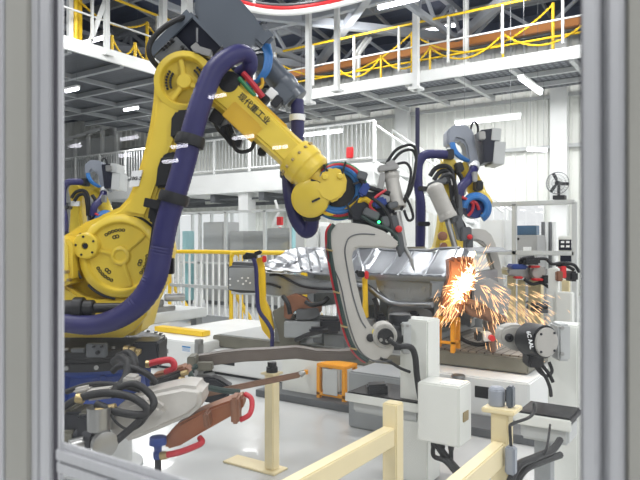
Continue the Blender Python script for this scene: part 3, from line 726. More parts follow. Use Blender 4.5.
gl.tube([C(x, y, 3.398) for x, y in cr_], .004, 6, 4); gl.build('frame_crease_shade', 'dgrey', gf)  # dark tube draws the shade along the frame's crease
rd = [(332, 224.5), (327.6, 231), (327, 240), (328.4, 254), (333.3, 282), (340.4, 314), (346, 335), (352, 348.5), (359, 357), (366, 361.5)]
MB().tube([C(x-.2, y, 3.415) for x, y in rd], .011, 8, 5).build('red_hose', 'rcable', gun)
MB().tube([C(x+2.0, y-.2, 3.392) for x, y in rd], .011, 8, 5).build('green_hose', 'green', gun)
ti = MB()
for x, y in ((329.5, 250), (336.5, 292), (344, 326), (353, 348)): cbox(ti, x, y, 3.40, 3.5, .8, .03, -.25)
ti.build('hose_tie', 'brass', gun)
jt = MB(); disc(jt, 385, 336, 3.38, [(0, 0), (11.5, 0), (12.5, .01), (12.5, .13), (0, .13)], 32); jt.build('pivot_housing', 'cast', gun, .004)
jk = MB(); disc(jk, 386, 337, 3.36, [(0, 0), (8, 0), (8.5, .03)], 28); disc(jk, 370.5, 338, 3.39, [(4, .02), (4, 0), (2.6, -.004), (0, -.004)], 20); jk.build('pivot_cap', 'black', gun)
jb = MB()
for i in range(8):
    a = i*math.pi/4; disc(jb, 385+10.4*math.cos(a), 336-10.4*math.sin(a), 3.375, [(.8, .01), (.8, 0), (0, 0)], 8)
for x, y in ((381, 340), (387, 341), (391, 339)): disc(jb, x, y, 3.35, [(1.8, .02), (1.8, 0), (0, 0)], 10)
jb.build('bolt', 'steel', gun)
st = MB(); disc(st, 375.5, 332.5, 3.39, [(0, 0), (3.4, 0), (3.4, .004)], 24); st.build('warning_sticker', 'stick', gun)
# actuator and electrode
ac = MB(); p = C(390, 171, 3.62); q = C(398, 208, 3.56); dx = (q-p).normalized(); L = (q-p).length
ac.lathe(p, dx, [(.03, 0), (.04, .01), (.048, .02), (.048, .05), (.041, .055), (.041, L-.04), (.048, L-.035), (.048, L), (.03, L)], 24); ac.build('actuator', 'cast', gun, .003)
ah = MB(); cbox(ah, 388, 168, 3.6, 10, 3, .05, .15); cbox(ah, 381, 183, 3.6, 3, 10, .025, -.2); cbox(ah, 384, 199, 3.56, 5, 4, .04, .2); cbox(ah, 390, 164, 3.58, 5, 2.5, .03, .4); ah.build('actuator_head', 'steel', gun, .006)
rdd = MB(); rdd.cyl(C(397, 212, 3.56), C(404, 246, 3.52), .022, .018); rdd.cyl(C(391, 214, 3.56), C(399, 240, 3.52), .012); rdd.cyl(C(404, 246, 3.52), C(413, 263, 3.5), .012, .009); rdd.cyl(C(411, 259, 3.5), C(414.5, 272, 3.5), .013, .004); rdd.build('electrode_arm', 'steel', gun, .002)
el2 = MB(); el2.cpr([(388, 218), (396, 214), (403, 236), (405, 250), (400, 258), (396, 246)], 3.48, .05); el2.build('electrode_holder', 'dgrey', gun, .006)
tr = MB(); tr.cpr([(347, 206), (356, 196), (372, 190), (392, 198), (396, 214), (392, 234), (380, 230), (362, 224), (350, 222)], 3.56, .22); tr.build('transformer', 'blackm', gun, .02)
t2 = MB(); cbox(t2, 379, 203, 3.54, 7, 5, .05, .2); cbox(t2, 364, 190, 3.55, 4, 7, .05, -.5); t2.build('gun_motor', 'blue', gun, .012)
t3 = MB(); cbox(t3, 371, 214, 3.52, 8, 4, .04, -.4); cbox(t3, 393, 205, 3.5, 5, 3, .03, .2); cbox(t3, 386, 222, 3.5, 4, 6, .03, .3); cbox(t3, 362, 176, 3.57, 5, 4, .04, -.3); t3.build('bracket', 'dgrey', gun, .006)
t4 = MB(); disc(t4, 379, 222, 3.46, [(1.4, .02), (1.4, 0), (0, 0)], 12); t4.build('indicator', 'led', gun)
tc_ = MB(); disc(tc_, 399, 229, 3.46, [(3.4, .05), (3.4, 0), (2, -.006), (0, -.006)], 20); tc_.build('red_coupling', 'redp', gun)
for pts, m_, r_ in (([(386, 164, 3.58), (396, 150, 3.58), (409, 145, 3.6), (416, 150, 3.6), (415, 170, 3.58), (411, 190, 3.56), (402, 206, 3.54)], 'rubber', .009),
                   ([(388, 167, 3.58), (400, 153, 3.58), (412, 150, 3.6), (416, 160, 3.6), (413, 180, 3.58), (406, 198, 3.56), (401, 210, 3.54)], 'rubber', .009),
                   ([(397, 164, 3.56), (406, 163, 3.56), (411, 172, 3.56), (408, 190, 3.55), (403, 202, 3.54)], 'rubber', .008),
                   ([(405, 195, 3.52), (411, 208, 3.52), (413, 218, 3.52), (408, 220, 3.52), (404, 210, 3.52)], 'rubber', .008),
                   ([(360, 178, 3.56), (366, 186, 3.54), (377, 190, 3.53), (390, 194, 3.52)], 'rubber', .014),
                   ([(386, 190, 3.52), (376, 197, 3.5), (370, 206, 3.5), (378, 214, 3.5)], 'rcable', .008),
                   ([(362, 216, 3.5), (374, 224, 3.48), (386, 228, 3.46), (396, 236, 3.46), (398, 246, 3.46)], 'green', .010),
                   ([(372, 198, 3.5), (384, 208, 3.48), (390, 220, 3.48), (393, 236, 3.46)], 'rubber', .011)):
    MB().tube(path(pts), r_, 8, 5).build('cable', m_, gun)

# ================================================================ SMALLER ROBOTS OF THE SAME KIND
def small_robot(mx, my, k, d, label, ax=0):
    T = lambda x, y: (mx+(x-447)*k, my+(y-124)*k)
    def Q(x, y, dd=0): return C(*T(x, y), d+dd)
    kk = k*d/FPX
    b = Q(452+ax, 300); b.z = 0
    t = thing('welding_robot', b, label, 'robot')
    def pr(pts, dd, th, nm, m, bev=.02): return MB().cpr([T(*p) for p in pts], d+dd, th).build(nm, m, t, bev)
    def cb(nm, m, items, bev=.01):
        mb = MB()
        for x, y, dd, hw, hh, hd, an in items: cbox(mb, *T(x, y), d+dd, hw*k, hh*k, hd, an)
        return mb.build(nm, m, t, bev)
    MB().lathe(b, UV, [(.42, 0), (.42, .3), (.36, .34), (.36, .62)], 28).build('pedestal', 'dgrey', t, .01)
    MB().lathe(b, UV, [(.38, .62), (.40, .64), (.40, .74), (.36, .78), (.0, .78)], 28).build('turntable', 'black', t, .005)
    S = lambda P: [(x+ax, y) for x, y in P]
    pr(S([(430, 275), (436, 246), (452, 234), (468, 244), (474, 275), (474, 284), (430, 284)]), .05, .5, 'carriage', 'yellow', .05)
    pr(S([(438, 262), (436, 246), (440, 225), (442, 200), (443, 180), (440, 168), (441, 160), (447, 156), (454, 158), (458, 166), (457, 184), (459, 206), (462, 228), (466, 246), (463, 260), (452, 268)]), 0, .28, 'lower_arm', 'yellow', .05)
    mb = MB(); disc(mb, *T(451+ax, 250), d, [(0, -.03), (10*k, -.03), (11*k, 0), (11*k, .05)], 28); disc(mb, *T(449+ax, 165), d, [(0, -.03), (7*k, -.03), (8*k, 0), (8*k, .05)], 24); mb.build('joint_cover', 'yellow', t, .006)
    p, q = Q(462, 164, .32), Q(485, 206, .1)
    MB().lathe(p, q-p, [(.05, 0), (.12, .03), (.115, .3), (.095, (q-p).length*.8), (.11, (q-p).length*.82), (.11, (q-p).length), (.05, (q-p).length)], 20).build('upper_arm', 'yellow', t, .01)
    hd = pr([(447, 142), (447, 132), (450, 127), (456, 124.5), (464, 124.5), (471, 127), (474, 133), (476, 146), (479, 160), (481.5, 166), (476, 168), (470, 167), (467.5, 158), (466, 147), (463, 141), (457, 139), (454, 144), (452, 147), (448, 146)], .1, .26, 'hood', 'hoodl', .05)
    cb('equipment_box', 'panel', [(485, 148, .2, 6.5, 16, .22, .12)], .006)
    cb('box_end_cover', 'lgrey', [(492, 137, .16, 4.5, 6, .2, -.1), (495, 155, .16, 5.5, 11, .2, -.08)], .006)
    MB().tube([Q(448, 155, -.05), Q(436, 154, -.15), Q(425, 155, -.2), Q(419.5, 162, -.2), (Q(418, 172, -.2)), Q(418.5, 188, -.2), Q(421, 205, -.2), Q(421, 230, -.15), Q(421, 256, -.1), Q(430, 272, 0)], .055, 12, 6, rib=.03, seglen=.02).build('main_hose', 'navy', t)
    cb('hose_clamp', 'black', [(449, 155, -.02, 3.5, 5, .1, 0), (423, 189, -.18, 6, 2.2, .09, 0), (423, 224, -.15, 6, 2.2, .09, 0)], .01)
    MB().tube([Q(474, 165, .15), Q(473, 172, .05), Q(468, 180, -.1), Q(461, 188, -.2), Q(459, 200, -.2)], .055, 12, 6, rib=.03, seglen=.02).build('wrist_hose', 'navy', t)
    MB().cyl(Q(474.6, 164, .15), Q(474, 168.5, .1), .065).build('hose_band', 'plate', t)
    for i in range(3):
        MB().tube([Q(451+i*1.2, 143, .05), Q(453+i*1.6, 151, 0), Q(459+i*1.6, 157, -.02), Q(467+i, 161, 0)], .02, 8, 5).build('blue_cable', 'bcable', t)
    MB().tube([Q(470, 133, .3), Q(472, 124, .28), Q(475, 122, .28), Q(478, 128, .28), Q(477, 138, .28)], .015, 8, 5).build('black_cable', 'rubber', t)
    cb('valve_block', 'steel', [(481, 136, -.05, 3.5, 4, .06, .1), (474, 177, -.1, 2.5, 5, .06, 0)], .01)
    for r in (13.5, 12, 10.5):
        MB().tube([Q(476+r*math.cos(math.radians(a)), 208-r*math.sin(math.radians(a)), -.25+.02*(r-12)) for a in range(-60, 190, 15)], .028, 8, 2).build('cable_loop', 'bcable', t)
    mb = MB(); disc(mb, *T(476, 208), d-.22, [(0, 0), (10*k, 0), (10.5*k, .05), (10.5*k, .2), (0, .2)], 24); mb.build('wrist_drum', 'blue', t, .01)
    for pts in ([(468, 200), (473, 204), (472, 211), (468, 216)], [(462, 197), (468, 200), (476, 203), (479, 210)]):
        MB().tube([Q(x, y, -.27) for x, y in pts], .018, 8, 5).build('red_cable', 'rcable', t)
    MB().tube([Q(485+3*math.cos(a/10), 208+9*math.sin(a/10), -.25) for a in range(-14, 30, 5)], .015, 8, 3).build('yellow_cable', 'yellowd', t)
    for pts in ([(430, 176), (436, 168), (446, 166), (452, 172), (454, 190), (455, 206)], [(434, 180), (440, 172), (448, 172), (451, 184), (452, 200)], [(458, 172), (462, 180), (461, 196), (458, 210)]):
        MB().tube([Q(x, y, -.12) for x, y in pts], .028, 8, 5).build('black_cable', 'rubber', t)
    if ax:
        MB().cyl(Q(449+ax, 164, .14), Q(462, 164, .32), .13, n=20).build('elbow_housing', 'yellow', t, .01)
    else:
        cb('valve_bank', 'black', [(458, 168, .0, 4, 5, .1, .3), (446, 178, -.05, 3, 6, .1, .1), (478, 186, .0, 3.5, 5, .1, 0)], .015)
        cb('fitting', 'steel', [(452, 182, -.1, 2.5, 4, .05, .2), (464, 190, -.1, 2, 5, .05, -.2), (456, 198, -.1, 3, 2, .05, .4)], .008)
    return t, Q, cb, pr
R2, Q2, cb2, pr2 = small_robot(447, 124, 1, 7.6, 'middle-distance yellow robot behind the sparks, pale grey hood and boxes on top')
R3, Q3, cb3, pr3 = small_robot(84, 159.5, .74, 10.27, 'distant yellow robot at far left, behind the near robot arm', -15)
lb = MB().cpr([(71, 201), (79, 201), (79, 206), (71, 206)], 10.2, .05).build('label_plate', 'plate', R3)
# far welding gun on the middle robot
g2 = thing('welding_gun', Q2(485, 250), 'smaller curved grey welding gun on the middle-distance robot, above the sparks', 'welding gun')
O2 = [(466, 229), (478, 228.5), (486, 230), (492, 235), (496, 244), (500, 260), (504, 280), (505, 292)]
I2 = [(466, 241), (476, 241), (482, 243), (486, 248), (489, 257), (493, 270), (497, 284), (498, 292)]
MB().strip([Q2(*p, -1.0) for p in O2], [Q2(*p, -1.0) for p in I2], FV*.14).build('gun_frame', 'gun', g2, .02)
m_ = MB(); p, q = Q2(433, 184, -1.0), Q2(449, 219, -1.05); L = (q-p).length
m_.lathe(p, q-p, [(.05, 0), (.085, .03), (.095, .05), (.09, .09), (.09, L-.06), (.098, L-.05), (.098, L), (.05, L)], 24); m_.build('actuator', 'cast', g2, .006)
m_ = MB(); m_.cyl(Q2(447, 219, -1.05), Q2(455, 247, -1.1), .03); m_.cyl(Q2(452, 212, -1.0), Q2(459, 240, -1.05), .02); m_.cyl(Q2(455, 247, -1.1), Q2(458, 258, -1.12), .022, .01); m_.build('electrode_arm', 'steel', g2, .004)
m_ = MB()
for x, y, dd, hw, hh, an in ((437, 183, -.95, 9, 3, .4), (454, 219, -1.0, 4, 4, .3), (459, 228, -1.0, 4, 12, .25), (465, 234, -1.05, 5, 7, 0), (468, 242, -1.0, 3.5, 8, 0), (458, 206, -.9, 3, 11, .1)): cbox(m_, x, y, 7.6+dd, hw, hh, .08, an)
m_.build('gun_body', 'dgrey', g2, .012)
m_ = MB(); disc(m_, 443, 236, 6.5, [(4.5, .06), (4.5, 0), (2.5, -.01), (0, -.01)], 18); disc(m_, 444, 246, 6.5, [(3.5, .06), (3.5, 0), (0, 0)], 18); m_.build('coupling', 'copperd', g2)
m_ = MB(); disc(m_, 470, 237, 6.45, [(2.6, .06), (2.6, 0), (1.6, -.01), (0, -.01)], 18); m_.build('red_coupling', 'redp', g2)
for pts in ([(437, 184), (444, 176), (452, 176), (456, 190), (457, 208)], [(452, 200), (458, 216), (464, 226), (466, 238)]):
    MB().tube([Q2(x, y, -1.0) for x, y in pts], .022, 8, 5).build('cable', 'rubber', g2)
m_ = MB(); m_.cyl(C(417.5, 108, 8.6), V(C(417.5, 250, 8.6).x, C(417.5, 250, 8.6).y, 0), .03); m_.build('conduit_pole', 'navyd')
for o in list(COL.objects):
    if o.name == 'conduit_pole': tag(o, 'dark conduit pole hanging down beside the middle-distance robot hose', 'pole')
# ================================================================ PALLETS, JIG AND CAR FLOOR
def pallet(label, x0, x1, y0, y1, z0, z1, plate):
    t = thing('jig_pallet', ((x0+x1)/2, (y0+y1)/2, 0), label, 'pallet')
    MB().box(x0, x1, y0, y1, z0, z1-.012).build('pallet_edge', 'edge', t, .01)
    MB().box(x0+.05, x1-.05, y0+.05, y1-.05, z1-.012, z1).build('deck_plate', plate, t, .003)
    return t
PL = pallet('grey pallet under the left end of the silver car floor', -4.72, -2.45, 4.92, 6.5, .255, .385, 'lgrey')
PR = pallet('brown gridded pallet under the sparks, carrying the small orange stand', -2.40, -1.38, 4.98, 6.5, .34, .47, 'tile')
def base_cabinet(label, x0, x1, y0, y1, z1, windows, grp=None):
    t = thing('conveyor_base', ((x0+x1)/2, (y0+y1)/2, 0), label, 'conveyor', grp)
    MB().box(x0, x1, y0, y1, .03, z1).build('housing', 'white', t, .012)
    MB().box(x0+.03, x1-.03, y0+.03, y1-.03, 0, .03).build('plinth', 'blackm', t)
    for a, b, c, d in windows:
        m = MB(); m.box(a, b, y0-.004, y0+.05, c, d); m.build('dark_opening', 'black', t, .002)
    return t
B1 = base_cabinet('low white conveyor base with a small blue label, behind the red hose', -5.7, -4.62, 4.65, 6.4, .33, [])
y0 = 4.15
def onface(px, py, y): return Py(px, py, y)
m = MB(); p = onface(182, 345, 4.648); q = onface(191, 353.5, 4.648); m.box(p.x, q.x, 4.645, 4.65, q.z, p.z)
m.build('label_plate', 'plate', B1); m = MB(); m.box(p.x+.006, q.x-.006, 4.643, 4.646, p.z-.022, p.z-.006)
for i in range(3): m.box(p.x+.008, q.x-.012, 4.643, 4.646, p.z-.034-.012*i, p.z-.03-.012*i)
m.build('blue_print', 'bluelab', B1)
m = MB()
for px in (199,): v = onface(px, 345, 4.60); m.box(v.x-.03, v.x+.03, 4.56, 4.64, .0, .34); m.cyl(V(v.x, 4.60, .34), V(v.x, 4.60, .38), .045)
m.build('corner_stop', 'steel', B1, .006)
B2 = base_cabinet('white conveyor base with dark openings under the grey pallet', -4.58, -2.47, 4.75, 6.4, .25, [(-4.5, -4.25, .12, .21), (-3.5, -3.2, .12, .21)])
B3 = base_cabinet('white conveyor base with two dark windows under the brown gridded pallet', -2.42, -1.3, 4.72, 6.4, .33, [(-2.33, -2.0, .16, .27), (-1.72, -1.44, .17, .26)])
m = MB(); m.box(-1.89, -1.80, 4.66, 4.715, .0, .31); m.cyl(V(-1.845, 4.69, .31), V(-1.845, 4.69, .335), .055); m.build('corner_stop', 'steel', B3, .006)
p = tag(MB().box(-3.6, -.4, 4.3, 4.64, 0, .06).build('floor_shade_strip', 'dgrey', None, .005), 'dark floor strip standing for the shadowed pit before the gridded pallet base', 'shade strip')  # dark grey strip takes the place of the shade below the base
# left table and yellow beam behind the robot
t = thing('fixture_table', C(150, 335, 6.9), 'pale grey fixture table behind the navy hose of the near robot', 'table')
a = Pz(128, 336, .52); 
x0, x1, y0, y1 = -7.3, -5.75, 4.75, 5.9
MB().box(x0, x1, y0, y1, .40, .52).build('table_top', 'lgrey', t, .012)
m = MB()
for i in range(5): m.box(x0+.15+i*.3, x0+.25+i*.3, y0-.012, y0, .42, .50)
m.build('tab', 'cream', t, .003)
for x in (x0+.1, x1-.1):
    for y in (y0+.1, y1-.1): MB().box(x-.05, x+.05, y-.05, y+.05, 0, .40).build('leg', 'grey', t)
m = MB(); m.box(x0+.7, x1-.1, y0+.3, y0+.7, .52, .58); m.box(x1-.55, x1-.45, y0+.4, y0+.5, .58, .72); m.box(x1-.35, x1-.2, y0+.35, y0+.6, .58, .66); m.cyl(V(x1-.2, y0+.6, .68), V(x1-.05, y0+.8, .68), .05); m.build('clamp_unit', 'steel', t, .01)
m = MB(); m.box(x1-.7, x1-.62, y0+.25, y0+.32, .58, .66); m.build('red_clamp', 'redp', t, .01)
t = MB(); t.box(-5.68, -4.9, 4.95, 5.08, .333, .39)
tag(t.build('yellow_beam', 'ysafe', None, .006), 'flat yellow beam lying on the white conveyor base beside the grey fixture table', 'beam')
# --- jig frame on the pallet
J = thing('welding_jig', (-3.5, 5.6, .38), 'grey welding jig frame with yellow clamp posts carrying the silver car floor', 'jig')
m = MB(); m.box(-3.95, -2.3, 5.0, 5.12, .50, .66); m.box(-3.95, -2.3, 6.2, 6.32, .50, .66)
for x in (-3.85, -3.4, -2.9, -2.4): m.box(x-.06, x+.06, 5.0, 6.32, .40, .52)
m.build('frame_beam', 'grey', J, .008)
m = MB()
for x in (-3.8, -3.2, -2.5): m.box(x-.12, x+.12, 4.98, 5.2, .38, .50)
m.build('frame_foot', 'grey', J, .006)
m = MB(); m.cpr([(272, 312), (284, 306), (296, 318), (300, 333), (300, 350), (281, 350), (278, 332)], 6.1, .12); m.build('gusset_plate', 'edge', J, .006)
m = MB(); m.cpr([(256.5, 258), (263, 257), (265, 275), (265.5, 300), (271, 312), (274, 330), (270, 340), (262, 330), (257.5, 312), (256.5, 285)], 6.15, .10); yp = m.build('clamp_post', 'ysafe', J, .008)
m = MB(); m.cpr([(362.5, 278), (367.5, 277), (368, 300), (369, 318), (362, 318), (363.5, 300)], 5.6, .10); m.build('clamp_post', 'ysafe', J, .008)
m = MB(); cbox(m, 251, 256, 6.12, 6, 3, .05, -.1); cbox(m, 246, 257, 6.1, 3, 2.5, .04); cbox(m, 258, 253, 6.12, 4, 2, .04, .3); m.build('clamp', 'black', J, .01)
m = MB(); cbox(m, 264.5, 259, 6.1, 2, 3.4, .03); m.build('red_knob', 'redp', J, .008)
m = MB(); cbox(m, 361, 274, 5.55, 4, 3, .04, -.1); cbox(m, 357, 272, 5.56, 2, 2, .03); m.build('clamp', 'black', J, .01)
m = MB(); cbox(m, 366.5, 275, 5.54, 2, 4, .03); m.build('red_knob', 'redp', J, .008)
MB().tube(path([(253, 258, 6.08), (256, 268, 6.08), (257, 290, 6.06), (259, 310, 6.05), (267, 322, 6.05), (272, 332, 6.05), (272, 346, 6.05), (271, 357, 6.1)]), .02, 8, 5).build('blue_cable', 'navy', J)
m = MB(); m.cpr([(228, 267), (232, 265.5), (256, 267), (256, 293), (240, 293), (228, 290)], 6.5, .12); sp_ = m.build('side_box', 'dgrey', J, .008)
m = MB(); m.cpr([(229, 268), (256, 268), (258, 275), (270, 276), (270, 280), (256, 284), (256, 291), (229, 289.5)], 6.46, .04); m.build('valve_plate', 'grey', J, .004)
m = MB()
for i, (x, y) in enumerate(((230, 279), (230, 285), (242, 278), (248, 278), (243, 284), (250, 283), (238, 281), (246, 281))): disc(m, x, y, 6.45, [(1.0, .02), (1.0, 0), (0, 0)], 8)
m.build('bolt', 'plate', J)
m = MB(); m.cpr([(232, 262), (262, 263), (266, 268), (232, 268)], 6.6, .3); m.build('top_bar', 'dgrey', J, .01)
m = MB(); m.cpr([(284, 298), (296, 294), (306, 298), (312, 304), (322, 304), (322, 312), (308, 316), (302, 308), (294, 312), (290, 320), (284, 318)], 6.0, .15); m.build('support_bracket', 'copperd', J, .008)
m = MB(); m.cpr([(296, 310), (318, 308), (320, 316), (312, 320), (296, 320)], 5.95, .2); m.build('rest_block', 'dgrey', J, .008)
m = MB(); m.cpr([(284, 322), (322, 322), (322, 338), (284, 338)], 5.9, .25); m.build('frame_box', 'grey', J, .01)
m = MB(); m.cpr([(389, 310), (396, 300), (404, 296), (410, 298), (422, 308), (432, 312), (432, 322), (389, 322)], 5.7, .12); m.build('support_bracket', 'grey', J, .008)
m = MB(); m.cpr([(390, 308), (406, 308), (406, 330), (390, 330)], 5.8, .2); m.build('rust_bracket', 'rust', J, .008)
m = MB(); m.cyl(C(400, 312, 5.3), C(400, 330, 5.3), .085); m.build('cup', 'blackm', J, .004)
for pts in ([(306, 302, 5.9), (312, 305, 5.85), (322, 303, 5.85), (328, 298, 5.9)], [(283, 296, 5.95), (288, 304, 5.9), (290, 314, 5.9)], [(374, 298, 5.5), (377, 306, 5.5), (375, 318, 5.5)], [(296, 340, 5.7), (310, 334, 5.6), (328, 330, 5.6)]):
    MB().tube(path(pts), .022, 8, 5).build('black_hose', 'rubber', J)
m = MB(); cbox(m, 330, 325, 5.8, 10, 7, .12); cbox(m, 380, 322, 5.6, 5, 9, .1); cbox(m, 412, 318, 5.7, 6, 7, .1); cbox(m, 317, 330, 5.6, 8, 3, .05); m.build('clamp_cylinder', 'blackm', J, .02)
# --- car floor (pressed sheet)
CF = thing('car_floor', (-3.1, 5.6, .85), 'silver pressed metal car floor panel lying on the welding jig', 'car body')
def hz(x, y):
    s = (y-4.95)/1.5
    tun = 1.30-.21*max(0, min(1, (5.36-y)/.30))**.8
    if y < 5.06: tun = 1.075+.0*(5.06-y)
    rib = .010*math.sin((x+4.2)*16)*max(0, min(1, (y-5.02)/.1))
    if x < -3.3:
        k = min(1, (-3.3-x)/.25)
        sl = 1.085+.20*max(0, min(1, (y-5.0)/.55))
        ribs = .011*(1 if math.sin((y*1.6+x)*26) > .2 else 0)
        tun = tun*(1-k)+(sl+ribs)*k; rib *= (1-k)
    step = .022*(1 if math.sin((x+3.3)*7) > .55 else 0)*(1 if y > 5.1 else 0)
    return tun+rib*.5+step
nx, ny = 96, 44; vs = []; fs = []
for i in range(nx):
    for j in range(ny):
        x = -4.18+(4.18-1.95)*i/(nx-1); y = 4.95+1.5*j/(ny-1); vs.append(V(x, y, hz(x, y)))
for i in range(nx-1):
    for j in range(ny-1): a = i*ny+j; fs.append((a, a+ny, a+ny+1, a+1))
N0 = len(vs); vs2 = [v-V(0, 0, .012) for v in vs]; allv = vs+vs2; fs += [tuple(N0+k for k in f[::-1]) for f in fs]
rim = [i*ny for i in range(nx)]+[(nx-1)*ny+j for j in range(1, ny)]+[i*ny+ny-1 for i in range(nx-2, -1, -1)]+[j for j in range(ny-2, 0, -1)]
for a, b in zip(rim, rim[1:]+rim[:1]): fs.append((a, b, N0+b, N0+a))
MB().add(allv, fs).build('floor_skin', 'sheet', CF)
m = MB()   # sill rail at front left
xs = [-4.18, -3.95, -3.7, -3.45, -3.2, -2.95]; zt = [1.06, 1.06, 1.05, 1.00, .99, 1.0]; zb = [.86, .83, .84, .88, .90, .92]
m.strip([V(x, 5.0, z) for x, z in zip(xs, zt)], [V(x, 5.0, z) for x, z in zip(xs, zb)], V(0, .14, 0)); m.build('sill_rail', 'sheetd', CF, .012)
m = MB()
m.tube([V(-3.98, 4.985, 1.04), V(-3.85, 4.985, 1.04), V(-3.6, 4.985, .95), V(-3.35, 4.985, .93), V(-3.1, 4.985, .94)], .012, 8, 5); m.tube([V(-4.12, 4.985, .94), V(-4.0, 4.985, .95), V(-3.85, 4.985, .92)], .012, 8, 5); m.build('rail_groove', 'black', CF)
m = MB(); m.strip([V(x, 4.965, 1.085) for x in (-3.1, -2.6, -2.0)], [V(x, 4.965, z) for x, z in ((-3.1, 1.04), (-2.6, 1.035), (-2.0, 1.05))], V(0, .03, 0)); m.build('flange', 'sheet', CF, .004)
m = MB()
m.prism([V(-2.78, 5.02, 1.05), V(-2.22, 5.02, 1.04), V(-2.22, 5.02, .90), V(-2.32, 5.02, .83), V(-2.5, 5.02, .80), V(-2.62, 5.02, .84), V(-2.76, 5.02, .95)], V(0, .3, 0)); m.build('cross_member', 'sheetd', CF, .015)
m = MB(); m.tube([V(-3.0, 5.0, .99), V(-2.85, 5.0, .97), V(-2.7, 5.0, .88), V(-2.55, 5.0, .83), V(-2.2, 5.0, .84)], .028, 10, 5); m.build('cross_member_lip', 'sheet', CF)
m = MB()
for x, z in ((-2.7, .96), (-2.45, .95), (-2.3, .97), (-2.42, .88), (-2.6, .9)): m.lathe(V(x, 5.02, z), V(0, -1, 0), [(.028, 0), (.028, .006), (.018, .006), (.018, .001), (0, .001)], 14)
m.build('hole_collar', 'sheetd', CF)
for k in range(7):
    MB().tube([V(-4.05+.12*k+.42*t/6, 5.55-.5*t/6, hz(-4.05+.12*k+.42*t/6, 5.55-.5*t/6)+.004) for t in range(7)], .013, 6, 1).build('pressed_rib', 'sheet', CF)
for x in (-3.15, -2.98, -2.72, -2.55, -2.3, -2.12):
    MB().tube([V(x, 5.03+.05*t, hz(x, 5.03+.05*t)+.003) for t in range(9)], .012, 6, 1).build('pressed_rib', 'sheet', CF)
m = MB(); m.tube([V(x, 5.37, hz(x, 5.37)+.004) for x in [-3.2+.1*i for i in range(12)]], .012, 6, 1); m.tube([V(x, 5.06, hz(x, 5.06)+.006*(i % 2)) for i, x in enumerate([-3.2+.05*i for i in range(24)])], .012, 6, 1); m.build('pressed_edge', 'sheet', CF)
for x in (-3.9, -3.5, -3.0, -2.5, -2.1):
    MB().box(x-.05, x+.05, 5.6, 6.3, .66, 1.10+.0).build('underbody_strut', 'sheetd', CF, .01)
# copper electrodes round the weld
m = MB(); m.cpr([(449, 259), (472, 257), (475, 266), (476, 282), (468, 300), (458, 318), (444, 318), (442, 306), (446, 290), (450, 276)], 5.15, .16)
for i in range(4): cbox(m, 453+i*5.5, 259, 5.14, 1.9, 2.4, .08)
tag(m.build('copper_electrode_block', 'copper', None, .012), 'brown copper electrode block glowing beside the weld sparks', 'electrode')
m = MB(); m.cpr([(463, 306), (474, 300), (486, 305), (494, 312), (506, 316), (508, 322), (496, 324), (484, 320), (470, 316)], 5.1, .1); cbox(m, 473, 303, 5.1, 7, 3, .06, -.3); cbox(m, 485, 312, 5.1, 6, 5, .05, -.4)
for px_, y_ in ((492, 318),): m.cyl(C(px_, y_, 5.15), V(C(px_, y_, 5.15).x, C(px_, y_, 5.15).y, .47), .03)
tag(m.build('electrode_clamp', 'rust', None, .01), 'burnt brown clamp lying low on the right of the sparks', 'clamp')
m = MB(); m.cpr([(473, 283), (490, 278), (512, 290), (508, 312), (488, 318), (472, 306)], 5.4, .1); m.cyl(C(490, 310, 5.45), V(C(490, 310, 5.45).x, C(490, 310, 5.45).y, .47), .06)
tag(m.build('shield_plate', 'grey', None, .01), 'grey shield plate behind the flying sparks', 'plate')
# sparks
src = C(462, 290, 5.0); m = MB(); rs = random.Random(3)
def streak(mb, p, d, L, w):
    w *= .62; q = p+d*L*1.15; t = d.orthogonal().normalized(); u = d.cross(t)
    vs = [p]+[p.lerp(q, .6)+(t*math.cos(a)+u*math.sin(a))*w for a in (0, 2.1, 4.2)]+[q]
    mb.add(vs, [(0, 1, 2), (0, 2, 3), (0, 3, 1), (4, 2, 1), (4, 3, 2), (4, 1, 3)])
for i in range(470):
    if i < 230:
        r = abs(rs.gauss(0, 1)); a = rs.uniform(0, 6.28)
        s_ = rs.gauss(0, 1); px = 462-s_*9+r*6*math.cos(a); py = 289+s_*15-r*8*math.sin(a)
        d = V(*(RV*((px-463)/14-.25)+UV*(283-py)/12+FV*rs.uniform(-.6, .4)))
        L = rs.uniform(.02, .08); w = rs.uniform(.0016, .0035)
        p = C(px, py, 5.0+rs.uniform(-.2, .12))
    else:
        a = math.radians(rs.gauss(50, 17)); r = 14+80*rs.random()**.75
        px = 470+r*math.cos(a); py = 276+r*.8*math.sin(a)
        if py > 342 or px < 440: continue
        d = RV*math.cos(a)*.8-UV*math.sin(a)+FV*rs.uniform(-.3, .3)+RV*rs.uniform(-.1, .1); L = rs.uniform(.03, .095); w = rs.uniform(.0016, .0034)
        p = C(px, py, 4.85+rs.uniform(-.6, .25))
    streak(m, p, d.normalized(), L, w)
for i in range(60):
    px = 452+rs.uniform(-14, 6); py = 296+rs.uniform(-8, 26); streak(m, C(px, py, 4.95+rs.uniform(-.2, .1)), (-RV*.5-UV*.9).normalized(), rs.uniform(.03, .09), .0022)
for i in range(26):
    px = 520+rs.uniform(-12, 50); py = 300+rs.uniform(-6, 60); streak(m, C(px, py, 4.5+rs.uniform(-.3, .2)), (RV*.5-UV*.6).normalized(), rs.uniform(.03, .07), .0016)
sp_o = m.build('welding_sparks', 'spark', None, smooth=False)
tag(sp_o, 'burst of orange welding sparks flying off the car floor', 'sparks', None, 'stuff')
m = MB()
